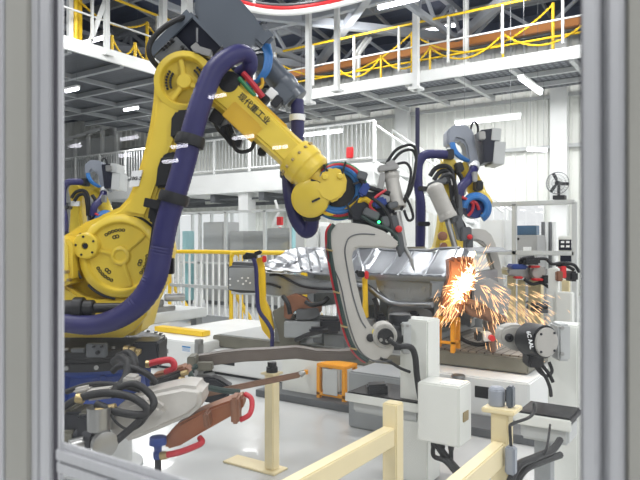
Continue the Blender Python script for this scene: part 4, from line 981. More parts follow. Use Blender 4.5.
for i in range(230):
    r = abs(rs.gauss(0, .7)); a = rs.uniform(0, 6.28); s_ = rs.gauss(0, .8); px = 464-s_*6+r*5*math.cos(a); py = 285+s_*10-r*5*math.sin(a)
    d = (RV*math.cos(a)+UV*math.sin(a)+FV*rs.uniform(-.5, .5)).normalized(); streak(m, C(px, py, 4.97+rs.uniform(-.08, .08)), d, rs.uniform(.02, .055), .0045)
tag(m.build('arc_flash', 'arc', None, smooth=False), 'white hot centre of the welding spark burst', 'sparks', None, 'stuff')
# orange stands
def stand(label, px, py0, py1, d, hw, plate):
    c = C(px, py0, d); h = (py1-py0)*d/FPX; w = hw*d/FPX
    t = thing('orange_stand', V(c.x, c.y, c.z-h), label, 'stand')
    z1 = c.z; z0 = c.z-h; m = MB(); m.box(c.x-w, c.x+w, c.y-w*.7, c.y+w*.7, z1-.03, z1); m.build('stand_top', 'orange', t, .006)
    for sx in (-1, 1):
        for sy in (-1, 1): MB().box(c.x+sx*(w-.018)-.018, c.x+sx*(w-.018)+.018, c.y+sy*(w*.7-.018)-.018, c.y+sy*(w*.7-.018)+.018, z0, z1-.03).build('leg', 'orange', t, .004)
    m = MB(); m.box(c.x-w, c.x+w, c.y-w*.7, c.y-w*.7+.02, z0+h*.25, z0+h*.33); m.box(c.x-w, c.x-w+.02, c.y-w*.7, c.y+w*.7, z0+h*.25, z0+h*.33); m.box(c.x+w-.02, c.x+w, c.y-w*.7, c.y+w*.7, z0+h*.25, z0+h*.33); m.build('cross_bar', 'orange', t, .003)
    if plate: MB().box(c.x-w*.5, c.x+w*.5, c.y-w*.7-.012, c.y-w*.7, z0+h*.3, z1-.035).build('front_plate', 'lgrey', t, .004)
    return t
s1 = stand('small orange stand on the gridded pallet left of the sparks', 446, 317, 351, 5.35, 12, False)
s2 = stand('orange stand with grey front plate on the floor below the C-shaped gun', 337, 363, 405, 5.3, 17, True)
for s_ in (s1, s2):
    pass
# small parts on the right pallet
t = thing('junction_block', C(485, 335, 5.1), 'small white connector block with a red button on the gridded pallet', 'connector')
m = MB(); cbox(m, 486, 336, 5.1, 4, 4.5, .05); m.build('block', 'offwhite', t, .006); m = MB(); cbox(m, 478, 336, 5.08, 3, 4.5, .04); m.build('black_plug', 'black', t, .01); m = MB(); disc(m, 492.5, 338.5, 5.0, [(3, .06), (3, 0), (0, 0)], 14); m.build('red_button', 'redp', t)
m = MB(); m.tube(path([(455, 330, 5.5), (462, 339, 5.4), (474, 344, 5.35), (486, 344, 5.3), (496, 340, 5.3)]), .018, 8, 6); tag(m.build('cable', 'rubber'), 'black cable curling over the gridded pallet', 'cable')
# white machine boxes on the floor below the jig
t = thing('control_box', C(310, 385, 5.6), 'white control box on the floor left of the orange stand with plate', 'control box')
c = C(308, 375, 5.55); MB().box(c.x-.22, c.x+.22, c.y-.1, c.y+.2, 0, .38).build('housing', 'offwhite', t, .01); m = MB(); cbox(m, 306, 372, 5.4, 2, 2, .02); m.build('indicator', 'orange', t)
c = C(384, 372, 4.6)
m = MB(); m.box(c.x-.25, c.x+.22, c.y-.1, c.y+.3, 0, .42); tag(m.build('control_box', 'grey', None, .012), 'grey control box on the floor behind the bottom of the C-shaped gun', 'control box')
# ================================================================ POSTS WITH PIVOT DRIVES
def drive_post(label, px, d, ztop, w, mx, my, big):
    b = C(px, 300, d); t = thing('drive_post', V(b.x, b.y, 0), label, 'post')
    MB().box(b.x-w/2, b.x+w/2, b.y-w/2, b.y+w/2, .015, ztop).build('column', 'offwhite', t, .008)
    MB().box(b.x-w*.9, b.x+w*.9, b.y-w*.9, b.y+w*.9, 0, .015).build('foot_plate', 'grey', t, .003)
    return t, b
PA, pa = drive_post('white post behind the C-shaped gun, carrying the white junction box', 420, 3.62, .945, .175, 0, 0, 0)
m = MB(); cbox(m, 405, 337, 3.55, 4.5, 15, .07); m.build('mounting_plate', 'lgrey', PA, .008)
m = MB()
for x, y in ((403, 326), (403, 348), (408, 326), (408, 348)): disc(m, x, y, 3.47, [(1.4, .03), (1.4, 0), (0, 0)], 10)
m.build('bolt', 'steel', PA)
m = MB(); m.cyl(C(392, 337, 3.56), C(404, 337, 3.56), .075, n=24); m.build('servo_motor', 'black', PA, .006)
m = MB(); m.cyl(C(400, 314, 3.62), C(400, 327, 3.62), .065, n=20); m.build('motor_cap', 'blackm', PA, .004)
MB().tube(path([(388, 339, 3.34), (398, 346, 3.36), (410, 347, 3.40), (415, 356, 3.42), (417, 376, 3.42), (421, 400, 3.40), (428, 424, 3.38), (437, 444, 3.36), (450, 462, 3.34), (466, 482, 3.3)]), [.012, .014, .017, .018, .018, .018, .018, .02, .022, .022], 10, 6).build('power_cable', 'rubber', PA)
MB().tube(path([(380, 358, 3.4), (390, 362, 3.42), (400, 368, 3.44), (410, 372, 3.46)]), .008, 8, 5).build('thin_cable', 'rubber', PA)
# junction box on it
jb_ = thing('junction_box', C(444, 440, 3.3), 'white electrical junction box with black cables below, beside the left white post', 'junction box')
c = C(444, 413, 3.36)
MB().box(c.x-.13, c.x+.11, c.y-.06, c.y+.12, c.z-.155, c.z+.165).build('housing', 'offwhite', jb_, .008)
m = MB(); m.box(c.x-.02, c.x+.09, c.y-.02, c.y+.08, c.z+.165, c.z+.17); m.build('lid_plate', 'plate', jb_)
m = MB(); m.box(c.x+.108, c.x+.116, c.y-.01, c.y+.06, c.z-.03, c.z+.02); m.build('latch', 'brass', jb_)
m = MB()
for i in range(3): m.cyl(V(c.x-.06+i*.05, c.y, c.z-.155), V(c.x-.06+i*.05, c.y, c.z-.19), .016)
m.build('cable_gland', 'black', jb_)
for i in range(3):
    MB().tube([V(c.x-.06+i*.05, c.y, c.z-.18), V(c.x-.055+i*.05, c.y-.01, c.z-.24), C(446+3*i, 462, 3.3), C(462+4*i, 482, 3.25)], .013, 8, 5).build('cable', 'rubber', jb_)
# right drive post
PB, pb_ = drive_post('white post at right with a bare round pivot drive and eye bracket', 566, 3.25, .965, .15, 0, 0, 0)
ex = MB(); Rr = V(-.45, -.89, 0); 
m = MB(); cbox(m, 560, 341, 3.10, 6, 18, .06); m.build('mounting_plate', 'lgrey', PB, .01)
m = MB()
for x, y in ((562.5, 328), (562.5, 354)): disc(m, x, y, 3.035, [(2.0, .02), (2.0, 0), (0, 0)], 12)
m.build('bolt', 'steel', PB)
axm = (RV*.42-FV*.9).normalized()
cen = C(545.5, 342, 2.98)
m = MB(); m.lathe(cen-axm*.115, axm, [(.0, -.02), (.07, -.02), (.08, 0), (.08, .115), (.0, .116)], 40); m.build('servo_motor', 'black', PB, .004)
m = MB(); m.lathe(cen, axm, [(.0, 0), (.07, 0), (.07, .012), (.05, .014), (.0, .014)], 36); cp_ = m.build('motor_cap', 'cast', PB, .002); cp_['label'] = 'round grey end cap'
m = MB(); sx_ = axm.cross(UV).normalized()
for i in range(4):
    a = math.pi/4+i*math.pi/2; p = cen+(sx_*math.cos(a)+UV*math.sin(a))*.06; m.lathe(p, axm, [(.006, .0), (.006, .018), (0, .018)], 10)
m.build('bolt', 'blackm', PB)
m = MB(); cbox(m, 533, 359, 3.08, 8, 7, .05); m.build('cable_outlet', 'black', PB, .012)
m = MB(); m.cpr([(500, 333), (503, 328), (512, 325), (524, 325), (526, 353), (512, 350), (503, 345), (500, 340)], 3.12, .10); eb = m.build('eye_bracket', 'cast', PB, .012)
m = MB(); disc(m, 509.5, 338, 3.11, [(4.3, .03), (4.3, 0), (2.4, -.004), (1.8, .004), (0, .004)], 20); m.build('eye_bore', 'black', eb)
lettering('6C AAL', facing(530, 340, 2.945, math.radians(-78)), .026, 'plate', PB)
for pts in ([(534, 364, 3.08), (540, 372, 3.08), (547, 376, 3.08), (552, 371, 3.08), (549, 362, 3.09)], [(538, 366, 3.08), (546, 378, 3.06), (550, 388, 3.06), (551, 396, 3.08)], [(541, 364, 3.08), (549, 374, 3.07), (553, 382, 3.07)]):
    MB().tube(path(pts), .009, 8, 6).build('cable', 'rubber', PB)
# trays
def tray(label, px, py, d, w, dep, grp=None):
    c = C(px, py, d); t = thing('drip_tray', c, label, 'tray')
    MB().box(c.x-w, c.x+w, c.y-dep, c.y+dep, c.z, c.z+.035).build('tray_pan', 'black', t, .008)
    m = MB(); m.box(c.x-w-.004, c.x+w+.004, c.y-dep-.01, c.y-dep, c.z-.02, c.z+.03); m.build('front_lip', 'offwhite', t, .004)
    m = MB(); m.box(c.x-w*.9, c.x+w*.9, c.y-dep*.8, c.y+dep*.8, c.z-.09, c.z); m.build('under_box', 'lgrey', t, .012)
    return t, c
T1, c1 = tray('dark drip tray with white lip behind the middle cream post', 395, 397, 3.75, .24, .17)
MB().bar(V(c1.x, c1.y, 0), V(c1.x, c1.y, c1.z-.09), .08).build('pedestal', 'grey', T1)
T2, c2 = tray('dark drip tray with white lip in front of the right white post', 549, 417, 2.78, .115, .11)
m = MB(); m.bar(V(c2.x-.02, c2.y, 0), V(c2.x-.02, c2.y, c2.z-.09), .07); m.build('pedestal', 'grey', T2)
m = MB(); cbox(m, 377, 389, 3.72, 10, 6, .05, .05); cbox(m, 352, 396, 3.8, 4, 4, .05); m.build('clamp', 'blackm', T1, .01)
# cream barriers
def cream_frame(label, posts, rails, plate=None):
    t = thing('cream_barrier', V(posts[0][0], posts[0][1], 0), label, 'barrier')
    for x, y, z, w in posts:
        MB().box(x-w/2, x+w/2, y-w/2, y+w/2, .012, z).build('post', 'cream', t, .006)
        MB().box(x-w, x+w, y-w, y+w, 0, .012).build('foot_plate', 'cream', t, .003)
    for p, q, w, h in rails: MB().bar(p, q, w, h).build('rail', 'cream', t, .005)
    return t
def xy(px, d): v = C(px, 240, d); return v.x, v.y
x, y = xy(393, 2.9); zt = C(393, 402, 2.9).z; zr = C(393, 434, 2.9).z
t = cream_frame('cream steel barrier with post in front of the left drip tray', [(x, y, zt, .075)], [(V(x-.0, y-.038, zr), V(x-.0, y-1.45, zr), .06, .085)])
MB().box(x-.05, x+.03, y-1.45, y-1.37, 0, zr+.04).build('post', 'cream', t, .006)
x, y = xy(502, 2.3); zt = C(502, 411, 2.3).z; zr = C(502, 450, 2.3).z
t = cream_frame('cream steel barrier post with grey cable box, nearest the right post', [(x, y, zt, .065)], [(V(x-.0, y-.033, zr), V(x-.0, y-1.1, zr), .05, .08)])
MB().box(x-.05, x+.03, y-1.1, y-1.02, 0, zr+.04).build('post', 'cream', t, .006)
MB().box(x-.06, x+.06, y-.055, y+.055, zt, zt+.018).build('top_plate', 'cream', t, .004)
m = MB(); c = C(511, 460, 2.22); m.box(c.x-.018, c.x+.018, c.y-.018, c.y+.018, c.z-.05, c.z+.05); m.build('cable_box', 'hoodl', t, .006)
MB().tube(path([(511, 446, 2.22), (510, 430, 2.22), (512, 424, 2.24), (528, 418, 2.3), (534, 412, 2.35), (534, 404, 2.38)]), .006, 8, 5).build('cable', 'rubber', t)
for pts in ([(508, 488, 2.2), (518, 466, 2.25), (534, 458, 2.35), (552, 450, 2.5), (560, 440, 2.6)], [(512, 490, 2.25), (524, 470, 2.3), (540, 462, 2.4), (560, 455, 2.6)]):
    MB().tube(path(pts), .015, 8, 6).build('cable', 'rubber', t)
MB().tube(path([(538, 464, 2.4), (546, 450, 2.4), (549, 434, 2.5), (550, 425, 2.6)]), .005, 8, 6).build('cable', 'rubber', t)
m = MB(); zz = zt+.018; m.lathe(V(x-.02, y, zz), UV, [(.03, 0), (.03, .06), (.022, .07), (0, .07)], 20); m.build('clamp_block', 'hoodl', t, .003)
m = MB(); m.box(x+.02, x+.045, y-.02, y+.02, zz, zz+.08); m.build('clamp_jaw', 'hood', t, .006)
# slim cream post under the curved gun arm
x, y = xy(272, 3.78); zt = C(272, 374, 3.78).z
t = thing('cream_post', V(x, y, 0), 'slim cream post standing alone under the curved steel gun arm', 'post')
MB().box(x-.034, x+.034, y-.034, y+.034, .012, zt).build('column', 'cream', t, .006)
MB().box(x-.34, x+.07, y-.07, y+.07, 0, .012).build('foot_plate', 'cream', t, .003)
MB().box(x-.05, x+.05, y-.05, y+.05, zt, zt+.012).build('top_plate', 'cream', t, .003)
m = MB(); m.lathe(V(x, y, zt+.012), UV, [(.035, 0), (.035, .03), (.028, .035), (.028, .06), (0, .06)], 18); m.build('rubber_buffer', 'black', t)
# curved gun arm and its electrode bar
A_ = [(190, 357.5), (204, 355.5), (222, 352.5), (244, 350.5), (268, 349.5), (296, 347.5), (304, 348.5), (316, 351), (340, 351.5), (360, 350), (372, 349)]
B_ = [(190, 366.5), (204, 367), (222, 364.5), (244, 362), (268, 361), (296, 359), (304, 360), (316, 361.5), (340, 361), (360, 359), (372, 358)]
dd = [3.6, 3.6, 3.62, 3.66, 3.7, 3.76, 3.78, 3.8, 3.84, 3.88, 3.9]
t = thing('curved_gun_arm', C(270, 361, 3.7), 'long curved dark steel gun arm lying over the slim cream post', 'gun arm')
MB().strip([C(a[0], a[1], e) for a, e in zip(A_, dd)], [C(b[0], b[1], e) for b, e in zip(B_, dd)], FV*.10).build('arm', 'armsteel', t, .008)
m = MB(); cbox(m, 193, 362, 3.55, 4, 7, .06); cbox(m, 205, 366, 3.55, 8, 4, .03); m.build('clamp', 'edge', t, .006)
m = MB(); m.bar(C(195, 396, 3.45), C(300, 374.5, 3.6), .028, .032); m.build('electrode_bar', 'rust', t, .006)
m = MB(); m.cyl(C(300, 374.5, 3.6), C(305, 372, 3.6), .02, .012); m.build('electrode_tip', 'steel', t)
m = MB(); m.tube(path([(196, 366, 3.5), (190, 372, 3.45), (198, 384, 3.4), (220, 390, 3.4), (240, 392, 3.42)]), .016, 8, 5); m.build('green_hose', 'green', t)
m = MB(); m.cpr([(192, 378), (216, 378), (232, 388), (226, 402), (208, 404), (194, 396)], 3.5, .1); m.build('arm_root', 'blackm', t, .012)
# ================================================================ PARKED GUN, LOWER LEFT
pg = thing('parked_welding_gun', C(158, 440, 2.7), 'parked welding gun at lower left with white cast body, copper arm and black hoses', 'welding gun')
pg_z = LOC[pg]
m = MB(); m.cpr([(106, 420), (118, 406), (138, 396), (158, 391), (182, 386), (200, 388), (203, 398), (199, 409), (188, 418), (160, 430), (138, 439), (122, 444), (108, 436)], 2.55, .20); m.build('cast_body', 'castw', pg, .035, seg=3)
m = MB(); m.cpr([(112, 418), (126, 403), (146, 397), (166, 410), (160, 416), (134, 424)], 2.50, .08); m.build('top_cover', 'castw', pg, .02)
m = MB(); m.cpr([(163, 440), (178, 424), (200, 412), (226, 402), (243, 397), (243, 410), (232, 416), (200, 434), (180, 446), (166, 450)], 2.62, .12); ca_ = m.build('copper_arm', 'copper', pg, .01)
m = MB(); cbox(m, 236, 408, 2.6, 4, 13, .05, .05); cbox(m, 208, 418, 2.6, 3, 8, .05, .1); m.build('arm_clamp', 'copperd', pg, .008)
MB().tube(path([(240, 420, 2.58), (249, 415, 2.58), (252, 406, 2.6), (251, 398, 2.62), (245, 394, 2.64)]), .011, 10, 6).build('red_hose', 'rcable', pg)
MB().tube(path([(166, 455, 2.55), (180, 452, 2.55), (196, 446, 2.56), (202, 442, 2.57), (200, 438, 2.6)]), .013, 10, 6).build('red_hose', 'rcable', pg)
MB().tube(path([(148, 364, 2.8), (160, 361, 2.8), (170, 360, 2.8), (174, 364, 2.8), (173, 369, 2.8), (166, 372, 2.82)]), .015, 10, 6).build('red_hose', 'rcable', pg)
m = MB(); m.cyl(C(146, 364, 2.8), C(150, 364, 2.8), .018); m.cyl(C(160, 456, 2.55), C(167, 455, 2.55), .017); m.cyl(C(181, 374, 2.75), C(188, 372, 2.75), .012); m.cyl(C(179, 380, 2.75), C(185, 379, 2.75), .014); m.cyl(C(96, 411, 2.45), C(116, 407, 2.45), .016); m.cyl(C(76, 398, 2.5), C(84, 399, 2.5), .02); m.build('brass_fitting', 'brass', pg, .002)
m = MB(); m.lathe(C(158, 444, 2.6), UV, [(.0, .035), (.034, .03), (.036, 0), (.018, -.005), (.015, -.03), (.02, -.035), (.02, -.06), (0, -.06)], 20); m.build('blue_foot', 'blue', pg)
f = C(158, 444, 2.6); m = MB(); m.cyl(V(f.x, f.y, 0), V(f.x, f.y, f.z-.05), .014); m.lathe(V(f.x, f.y, 0), UV, [(.09, 0), (.06, .012), (0, .012)], 20); m.build('stand_leg', 'blackm', pg)
m = MB(); m.cpr([(150, 376), (166, 372), (184, 366), (190, 372), (180, 380), (160, 386)], 2.85, .1); m.build('copper_shank', 'copperd', pg, .01)
m = MB(); m.bar(C(150, 384, 2.72), C(182, 373, 2.78), .035, .03); m.build('black_shaft', 'black', pg, .008)
m = MB(); cbox(m, 94, 426, 2.5, 12, 14, .06); cbox(m, 80, 418, 2.55, 10, 10, .07); m.lathe(C(102, 440, 2.45), FV*.4+RV*-.9, [(.06, 0), (.06, .05), (.045, .06), (.045, .12), (0, .12)], 20); m.build('drive_unit', 'blackm', pg, .015)
m = MB(); m.lathe(C(99, 414, 2.42), UV, [(.04, 0), (.045, .03), (.045, -.06), (.03, -.07), (0, -.07)][::-1], 20); m.lathe(C(103, 443, 2.40), RV*.6-FV*.7, [(.05, 0), (.05, .03), (.03, .035), (0, .035)], 20); m.build('gear_cap', 'steel', pg, .002)
m = MB(); m.cyl(C(70, 446, 2.4), C(92, 440, 2.45), .025); m.build('piston_rod', 'steel', pg)
m = MB(); cbox(m, 104, 391, 2.6, 13, 5, .07, .12); cbox(m, 132, 380, 2.62, 7, 5, .04, -.1); cbox(m, 85, 388, 2.6, 8, 3, .05, .2); m.build('bracket', 'castw', pg, .01)
m = MB(); cbox(m, 74, 411, 2.55, 6, 6, .05, .2); cbox(m, 88, 412, 2.52, 5, 4, .05, .1); cbox(m, 72, 434, 2.5, 7, 6, .05); m.build('valve_block', 'edge', pg, .01)
for pts, r in (([(62, 408, 2.5), (80, 398, 2.5), (104, 393, 2.48), (128, 396, 2.46), (140, 402, 2.44), (147, 409, 2.43), (142, 415, 2.43), (118, 412, 2.44), (96, 404, 2.46)], .016),
              ([(114, 362, 2.8), (122, 358, 2.75), (128, 364, 2.7), (126, 378, 2.65), (118, 388, 2.6), (112, 394, 2.55)], .02),
              ([(118, 357, 2.85), (128, 353, 2.8), (134, 360, 2.75), (133, 374, 2.7), (130, 386, 2.65)], .018),
              ([(112, 372, 2.7), (120, 366, 2.7), (134, 368, 2.68), (150, 376, 2.66), (156, 384, 2.66)], .014),
              ([(118, 388, 2.5), (134, 384, 2.5), (148, 392, 2.48), (154, 402, 2.46), (150, 410, 2.45), (136, 424, 2.43), (122, 436, 2.42), (104, 452, 2.42)], .015),
              ([(110, 414, 2.42), (118, 424, 2.42), (130, 430, 2.42), (142, 424, 2.43), (150, 412, 2.44)], .005),
              ([(66, 392, 2.6), (84, 386, 2.6), (102, 384, 2.6), (122, 386, 2.6), (140, 390, 2.6)], .012)):
    MB().tube(path(pts), r, 10, 6).build('black_hose', 'rubber', pg)
# ================================================================ SAFETY RAILINGS
def ysr(label, x0, x1, y, round_end, z1=1.2, n=18):
    t = thing('safety_railing', ((x0+x1)/2, y, 0), label, 'railing')
    r = .035
    pts = [V(x0, y, .0), V(x0, y, z1-.15), V(x0+.04, y, z1-.04), V(x0+.15, y, z1), V(x1-.15, y, z1), V(x1-.04, y, z1-.04), V(x1, y, z1-.15), V(x1, y, 0)]
    MB().tube(pts, r, 10, 4).build('top_rail', 'ysafe', t)
    k = max(2, int((x1-x0)/.9)+1)
    for i in range(1, k-1 if k > 2 else 1):
        x = x0+(x1-x0)*i/(k-1); MB().cyl(V(x, y, 0), V(x, y, z1), r, n=10).build('post', 'ysafe', t)
    MB().box(x0+.02, x1-.02, y-.025, y+.025, .60, .65).build('mid_rail', 'lgrey', t)
    MB().box(x0+.02, x1-.02, y-.04, y+.04, .02, .16).build('kick_plate', 'grey', t, .004)
    for i in range(n):
        x = x0+(x1-x0)*(i+.5)/n; MB().box(x-.014, x+.014, y-.014, y+.014, .16, z1-.02).build('baluster', 'white', t)
    for i in range(0, k-1):
        x = x0+(x1-x0)*i/(k-1); m = MB(); m.bar(V(x+.03, y+.05, .6), V(x+.03, y+.5, .05), .05); m.build('stay', 'ysafe', t)
    return t
ysr('yellow safety railing with white bars left of the jig, far section', wxy(170, 7.5).x, wxy(241, 7.5).x, 7.5, True, 1.2, 12)
ysr('yellow safety railing with rounded corner just behind the left end of the car floor', wxy(231.5, 6.95).x, wxy(303, 6.95).x, 6.95, True, 1.215, 11)
ysr('yellow safety railing behind the middle of the car floor', wxy(306, 7.6).x, wxy(398, 7.6).x, 7.6, True, 1.24, 15)
# ================================================================ BACKGROUND CABINETS
def cabinet(label, px0, px1, ytop, y, dep, m_='gpanel', nm='cabinet', z1=None, door=True):
    a, b = wxy(px0, y), wxy(px1, y); z = z1 or Py((px0+px1)/2, ytop, y).z
    t = thing(nm, V((a.x+b.x)/2, y+dep/2, 0), label, 'cabinet')
    MB().box(a.x, b.x, y, y+dep, .08, z).build('body', m_, t, .012); MB().box(a.x+.03, b.x-.03, y+.03, y+dep-.03, 0, .08).build('plinth', 'dgrey', t)
    if door:
        MB().box(a.x+.04, b.x-.04, y-.012, y, .15, z-.06).build('door', m_, t, .005)
        MB().box(b.x-.14, b.x-.11, y-.03, y-.012, z*.5, z*.5+.14).build('handle', 'dgrey', t)
    return t
cabinet('tall grey cabinet left of the glass partition post', 203, 224, 222, 9.9, .5, 'gpanel')
cabinet('grey cabinet right of the partition post, lower one', 229, 264, 231, 9.9, .5, 'gpanel')
cabinet('wide grey cabinet beside the teal-edged glass', 267, 290, 228, 9.9, .5, 'gpanel')
cabinet('pale teal machine cabinet behind the yellow railing left of the cabinets', 182, 188, 231, 9.6, .2, 'teal', door=True)
t = thing('glass_partition', (-8.5, 9.5, 0), 'framed clear partition in front of the tall grey cabinets', 'partition')
xs = [wxy(p, 9.5).x for p in (178, 200, 226, 265, 292)]
m = MB()
for x in xs: m.box(x-.03, x+.03, 9.47, 9.53, 0, 1.98)
m.build('partition_post', 'lgrey', t); m = MB(); m.box(xs[0], xs[-1], 9.47, 9.53, 1.95, 2.0); m.box(xs[0], xs[-1], 9.47, 9.53, .9, .94); m.build('partition_rail', 'lgrey', t)
for a, b in zip(xs, xs[1:]): MB().box(a+.03, b-.03, 9.495, 9.505, .94, 1.95).build('partition_pane', 'pane', t)
MB().box(xs[-1]+.03, xs[-1]+.05, 9.45, 9.55, 0, 1.95).build('glass_edge', 'teal', t)
m = MB(); a = C(273, 190, 15.0); m.bar(C(272, 226, 15), C(279, 212, 15), .06); m.bar(C(279, 212, 15), C(275, 200, 15), .06); m.bar(C(275, 222, 15), C(282, 222, 15), .06)
m.bar(V(C(279, 222, 15).x, C(279, 222, 15).y, 0), C(279, 222, 15), .1)
tag(m.build('column_crane', 'white', None, .006), 'small white jib crane seen above the grey cabinets', 'crane')
m = MB(); c = C(280, 221, 14.7); m.box(c.x-.06, c.x+.06, c.y-.06, c.y+.06, c.z-.1, c.z+.1); m.box(c.x-.03, c.x+.03, c.y-.03, c.y+.03, 0, c.z-.15)
tag(m.build('fire_alarm_box', 'redp', None, .01), 'small red box on a stem behind the grey cabinets', 'alarm box')
# pale racks behind robot wrist
for lab, a, b, yt, yy in (('pale striped rack right of the teal-edged glass', 306, 318, 222, 11.5), ('pale striped rack beside it, under the hanging gun hose', 320, 332, 226, 11.5), ('white cabinet beyond the gap between gun and middle robot', 404, 419, 212, 12.5), ('white cabinet seen low behind the car floor', 372, 392, 252, 10.5)):
    cabinet(lab, a, b, yt, yy, .5, 'white', 'storage_rack' if 'rack' in lab else 'cabinet')
# right background: fence frame, cabinets
t = thing('fence_frame', (-4, 9.0, 0), 'white framed fence at right in front of the bright window', 'fence')
m = MB(); xa, xb, xc = wxy(497, 8.6).x, wxy(514.5, 8.6).x, wxy(574.5, 8.6).x
zt = Py(540, 203, 8.6).z; zm = Py(540, 253, 8.6).z
for x in (xb, xc): m.box(x-.03, x+.03, 8.57, 8.63, 0, zt)
m.build('fence_post', 'lgrey', t, .006); m = MB(); m.box(wxy(480, 8.6).x, xc, 8.57, 8.63, zt-.03, zt+.03); m.box(wxy(470, 8.6).x, xc, 8.57, 8.63, zm-.03, zm+.03); m.build('fence_rail', 'lgrey', t, .006)
MB().box(wxy(480, 8.6).x, xc, 8.57, 8.63, .12, .2).build('fence_rail', 'lgrey', t, .006)
c1_ = cabinet('grey console cabinet with blue glass display, before the bright window', 515.5, 537, 235, 9.6, .5, 'gpanel')
a, b = wxy(515.7, 9.6), wxy(536, 9.6); z = Py(526, 235, 9.6).z
MB().box(a.x, b.x, 9.62, 9.8, z, z+.145).build('display', 'screen', c1_, .008)
MB().box(a.x+.12, a.x+.24, 9.575, 9.59, z-.28, z-.18).build('small_plate', 'plate', c1_)
m = MB(); m.lathe(V(a.x+.04, 9.59, z-.06), V(0, -1, 0), [(.02, 0), (.02, .01), (0, .01)], 12); m.build('lock', 'black', c1_)
cabinet('white cabinet partly hidden by the far grey gun frame', 480, 505, 220, 10.0, .5, 'white')
for i, px in enumerate((543.5, 547, 550.5, 554)):
    v = wxy(px, 10.2); m = MB(); m.cyl(V(v.x, 10.2, 0), V(v.x, 10.2, Py(px, 222, 10.2).z), .035, n=10)
    tag(m.build('upright_pipe', 'wire' if i % 2 == 0 else 'white'), 'upright thin %s pipe, %s to the right of the grey console cabinet' % ('grey' if i % 2 == 0 else 'white', ('first', 'second', 'third', 'fourth')[i]), 'pipe', 'upright pipes right of the console cabinet')
c2_ = cabinet('cream control cabinet with dark switch panel beside the right guard frame', 558, 572, 236, 9.2, .4, 'offwhite', door=False)
a, b = wxy(559, 9.2), wxy(571.5, 9.2); z = Py(565, 236, 9.2).z
MB().box(a.x, b.x, 9.185, 9.2, z-.2, z-.05).build('switch_panel', 'panel', c2_); MB().box(a.x+.02, b.x, 9.185, 9.2, z-.36, z-.23).build('switch_panel', 'panel', c2_)
m = MB()
for i in range(3):
    for j in range(2): m.box(a.x+.03+i*.07, a.x+.075+i*.07, 9.175, 9.186, z-.1-.06*j, z-.07-.06*j)
m.build('switch', 'plate', c2_)
# distant fixture (right)
fx = thing('fixture_stand', (C(535, 290, 7).x, C(535, 290, 7).y, 0), 'distant welding fixture on cream legs right of the sparks', 'fixture')
m = MB(); m.cpr([(508, 268), (522, 266), (548, 267), (548, 276), (536, 280), (524, 278), (507, 275)], 7.0, .3); m.build('fixture_arm', 'steel', fx, .02)
m = MB(); cbox(m, 517, 266.5, 6.95, 8, 2.5, .1); m.build('blue_block', 'blue', fx, .015)
m = MB(); disc(m, 539, 272.5, 6.9, [(0, 0), (6.5, 0), (7, .02), (7, .2), (0, .2)], 24); m.build('round_drive', 'cast', fx, .004)
m = MB(); cbox(m, 529, 261, 6.9, 8, 3.5, .12); cbox(m, 544, 279, 6.95, 5, 4, .1); cbox(m, 571, 276, 6.9, 4, 5, .1); m.build('valve_bank', 'black', fx, .02)
m = MB(); cbox(m, 534, 266.5, 6.88, 5, 1.2, .05); cbox(m, 518, 277.5, 6.88, 4, 1.2, .05); cbox(m, 537, 279.5, 6.88, 5, 1.2, .05); cbox(m, 562, 272, 6.88, 2.5, 6, .06); m.build('red_clamp', 'redp', fx, .008)
for pts in ([(522, 268, 6.9), (520, 262, 6.88), (524, 258, 6.86), (534, 257, 6.86)], [(536, 259, 6.9), (546, 259, 6.88), (552, 264, 6.86), (562, 263, 6.86), (574, 265, 6.86), (579, 272, 6.9)], [(524, 279, 6.9), (532, 284, 6.88), (542, 283, 6.88), (552, 290, 6.88)], [(556, 265, 6.9), (566, 266, 6.86), (574, 270, 6.86)]):
    MB().tube(path(pts), .018, 8, 5).build('cable', 'rubber', fx)
for px, w_, y1 in ((511.5, .08, 275), (521.5, .07, 280), (536, .14, 280), (566, .08, 280)):
    p = C(px, y1, 7.15); MB().box(p.x-w_/2, p.x+w_/2, p.y-w_/2, p.y+w_/2, 0, p.z).build('leg', 'cream', fx, .008)
m = MB(); cbox(m, 540, 304, 7.1, 9, 1.6, .2); cbox(m, 540, 309, 7.1, 9, 2.2, .18); m.build('shelf', 'dgrey', fx, .01)
dp = thing('drive_post', (C(553, 300, 6.6).x, C(553, 300, 6.6).y, 0), 'distant white post with a white box beside it, right of the far fixture', 'post')
p = C(554, 268, 6.6); MB().box(p.x-.05, p.x+.05, p.y-.05, p.y+.05, 0, p.z).build('column', 'offwhite', dp, .008); p = C(565, 292, 6.5); MB().box(p.x-.08, p.x+.08, p.y-.07, p.y+.07, p.z-.38, p.z).build('box', 'offwhite', dp, .01)
m = MB(); cbox(m, 558, 276, 6.55, 3, 5, .06); m.build('bracket', 'copperd', dp, .01)
p = C(582, 320, 7.0)
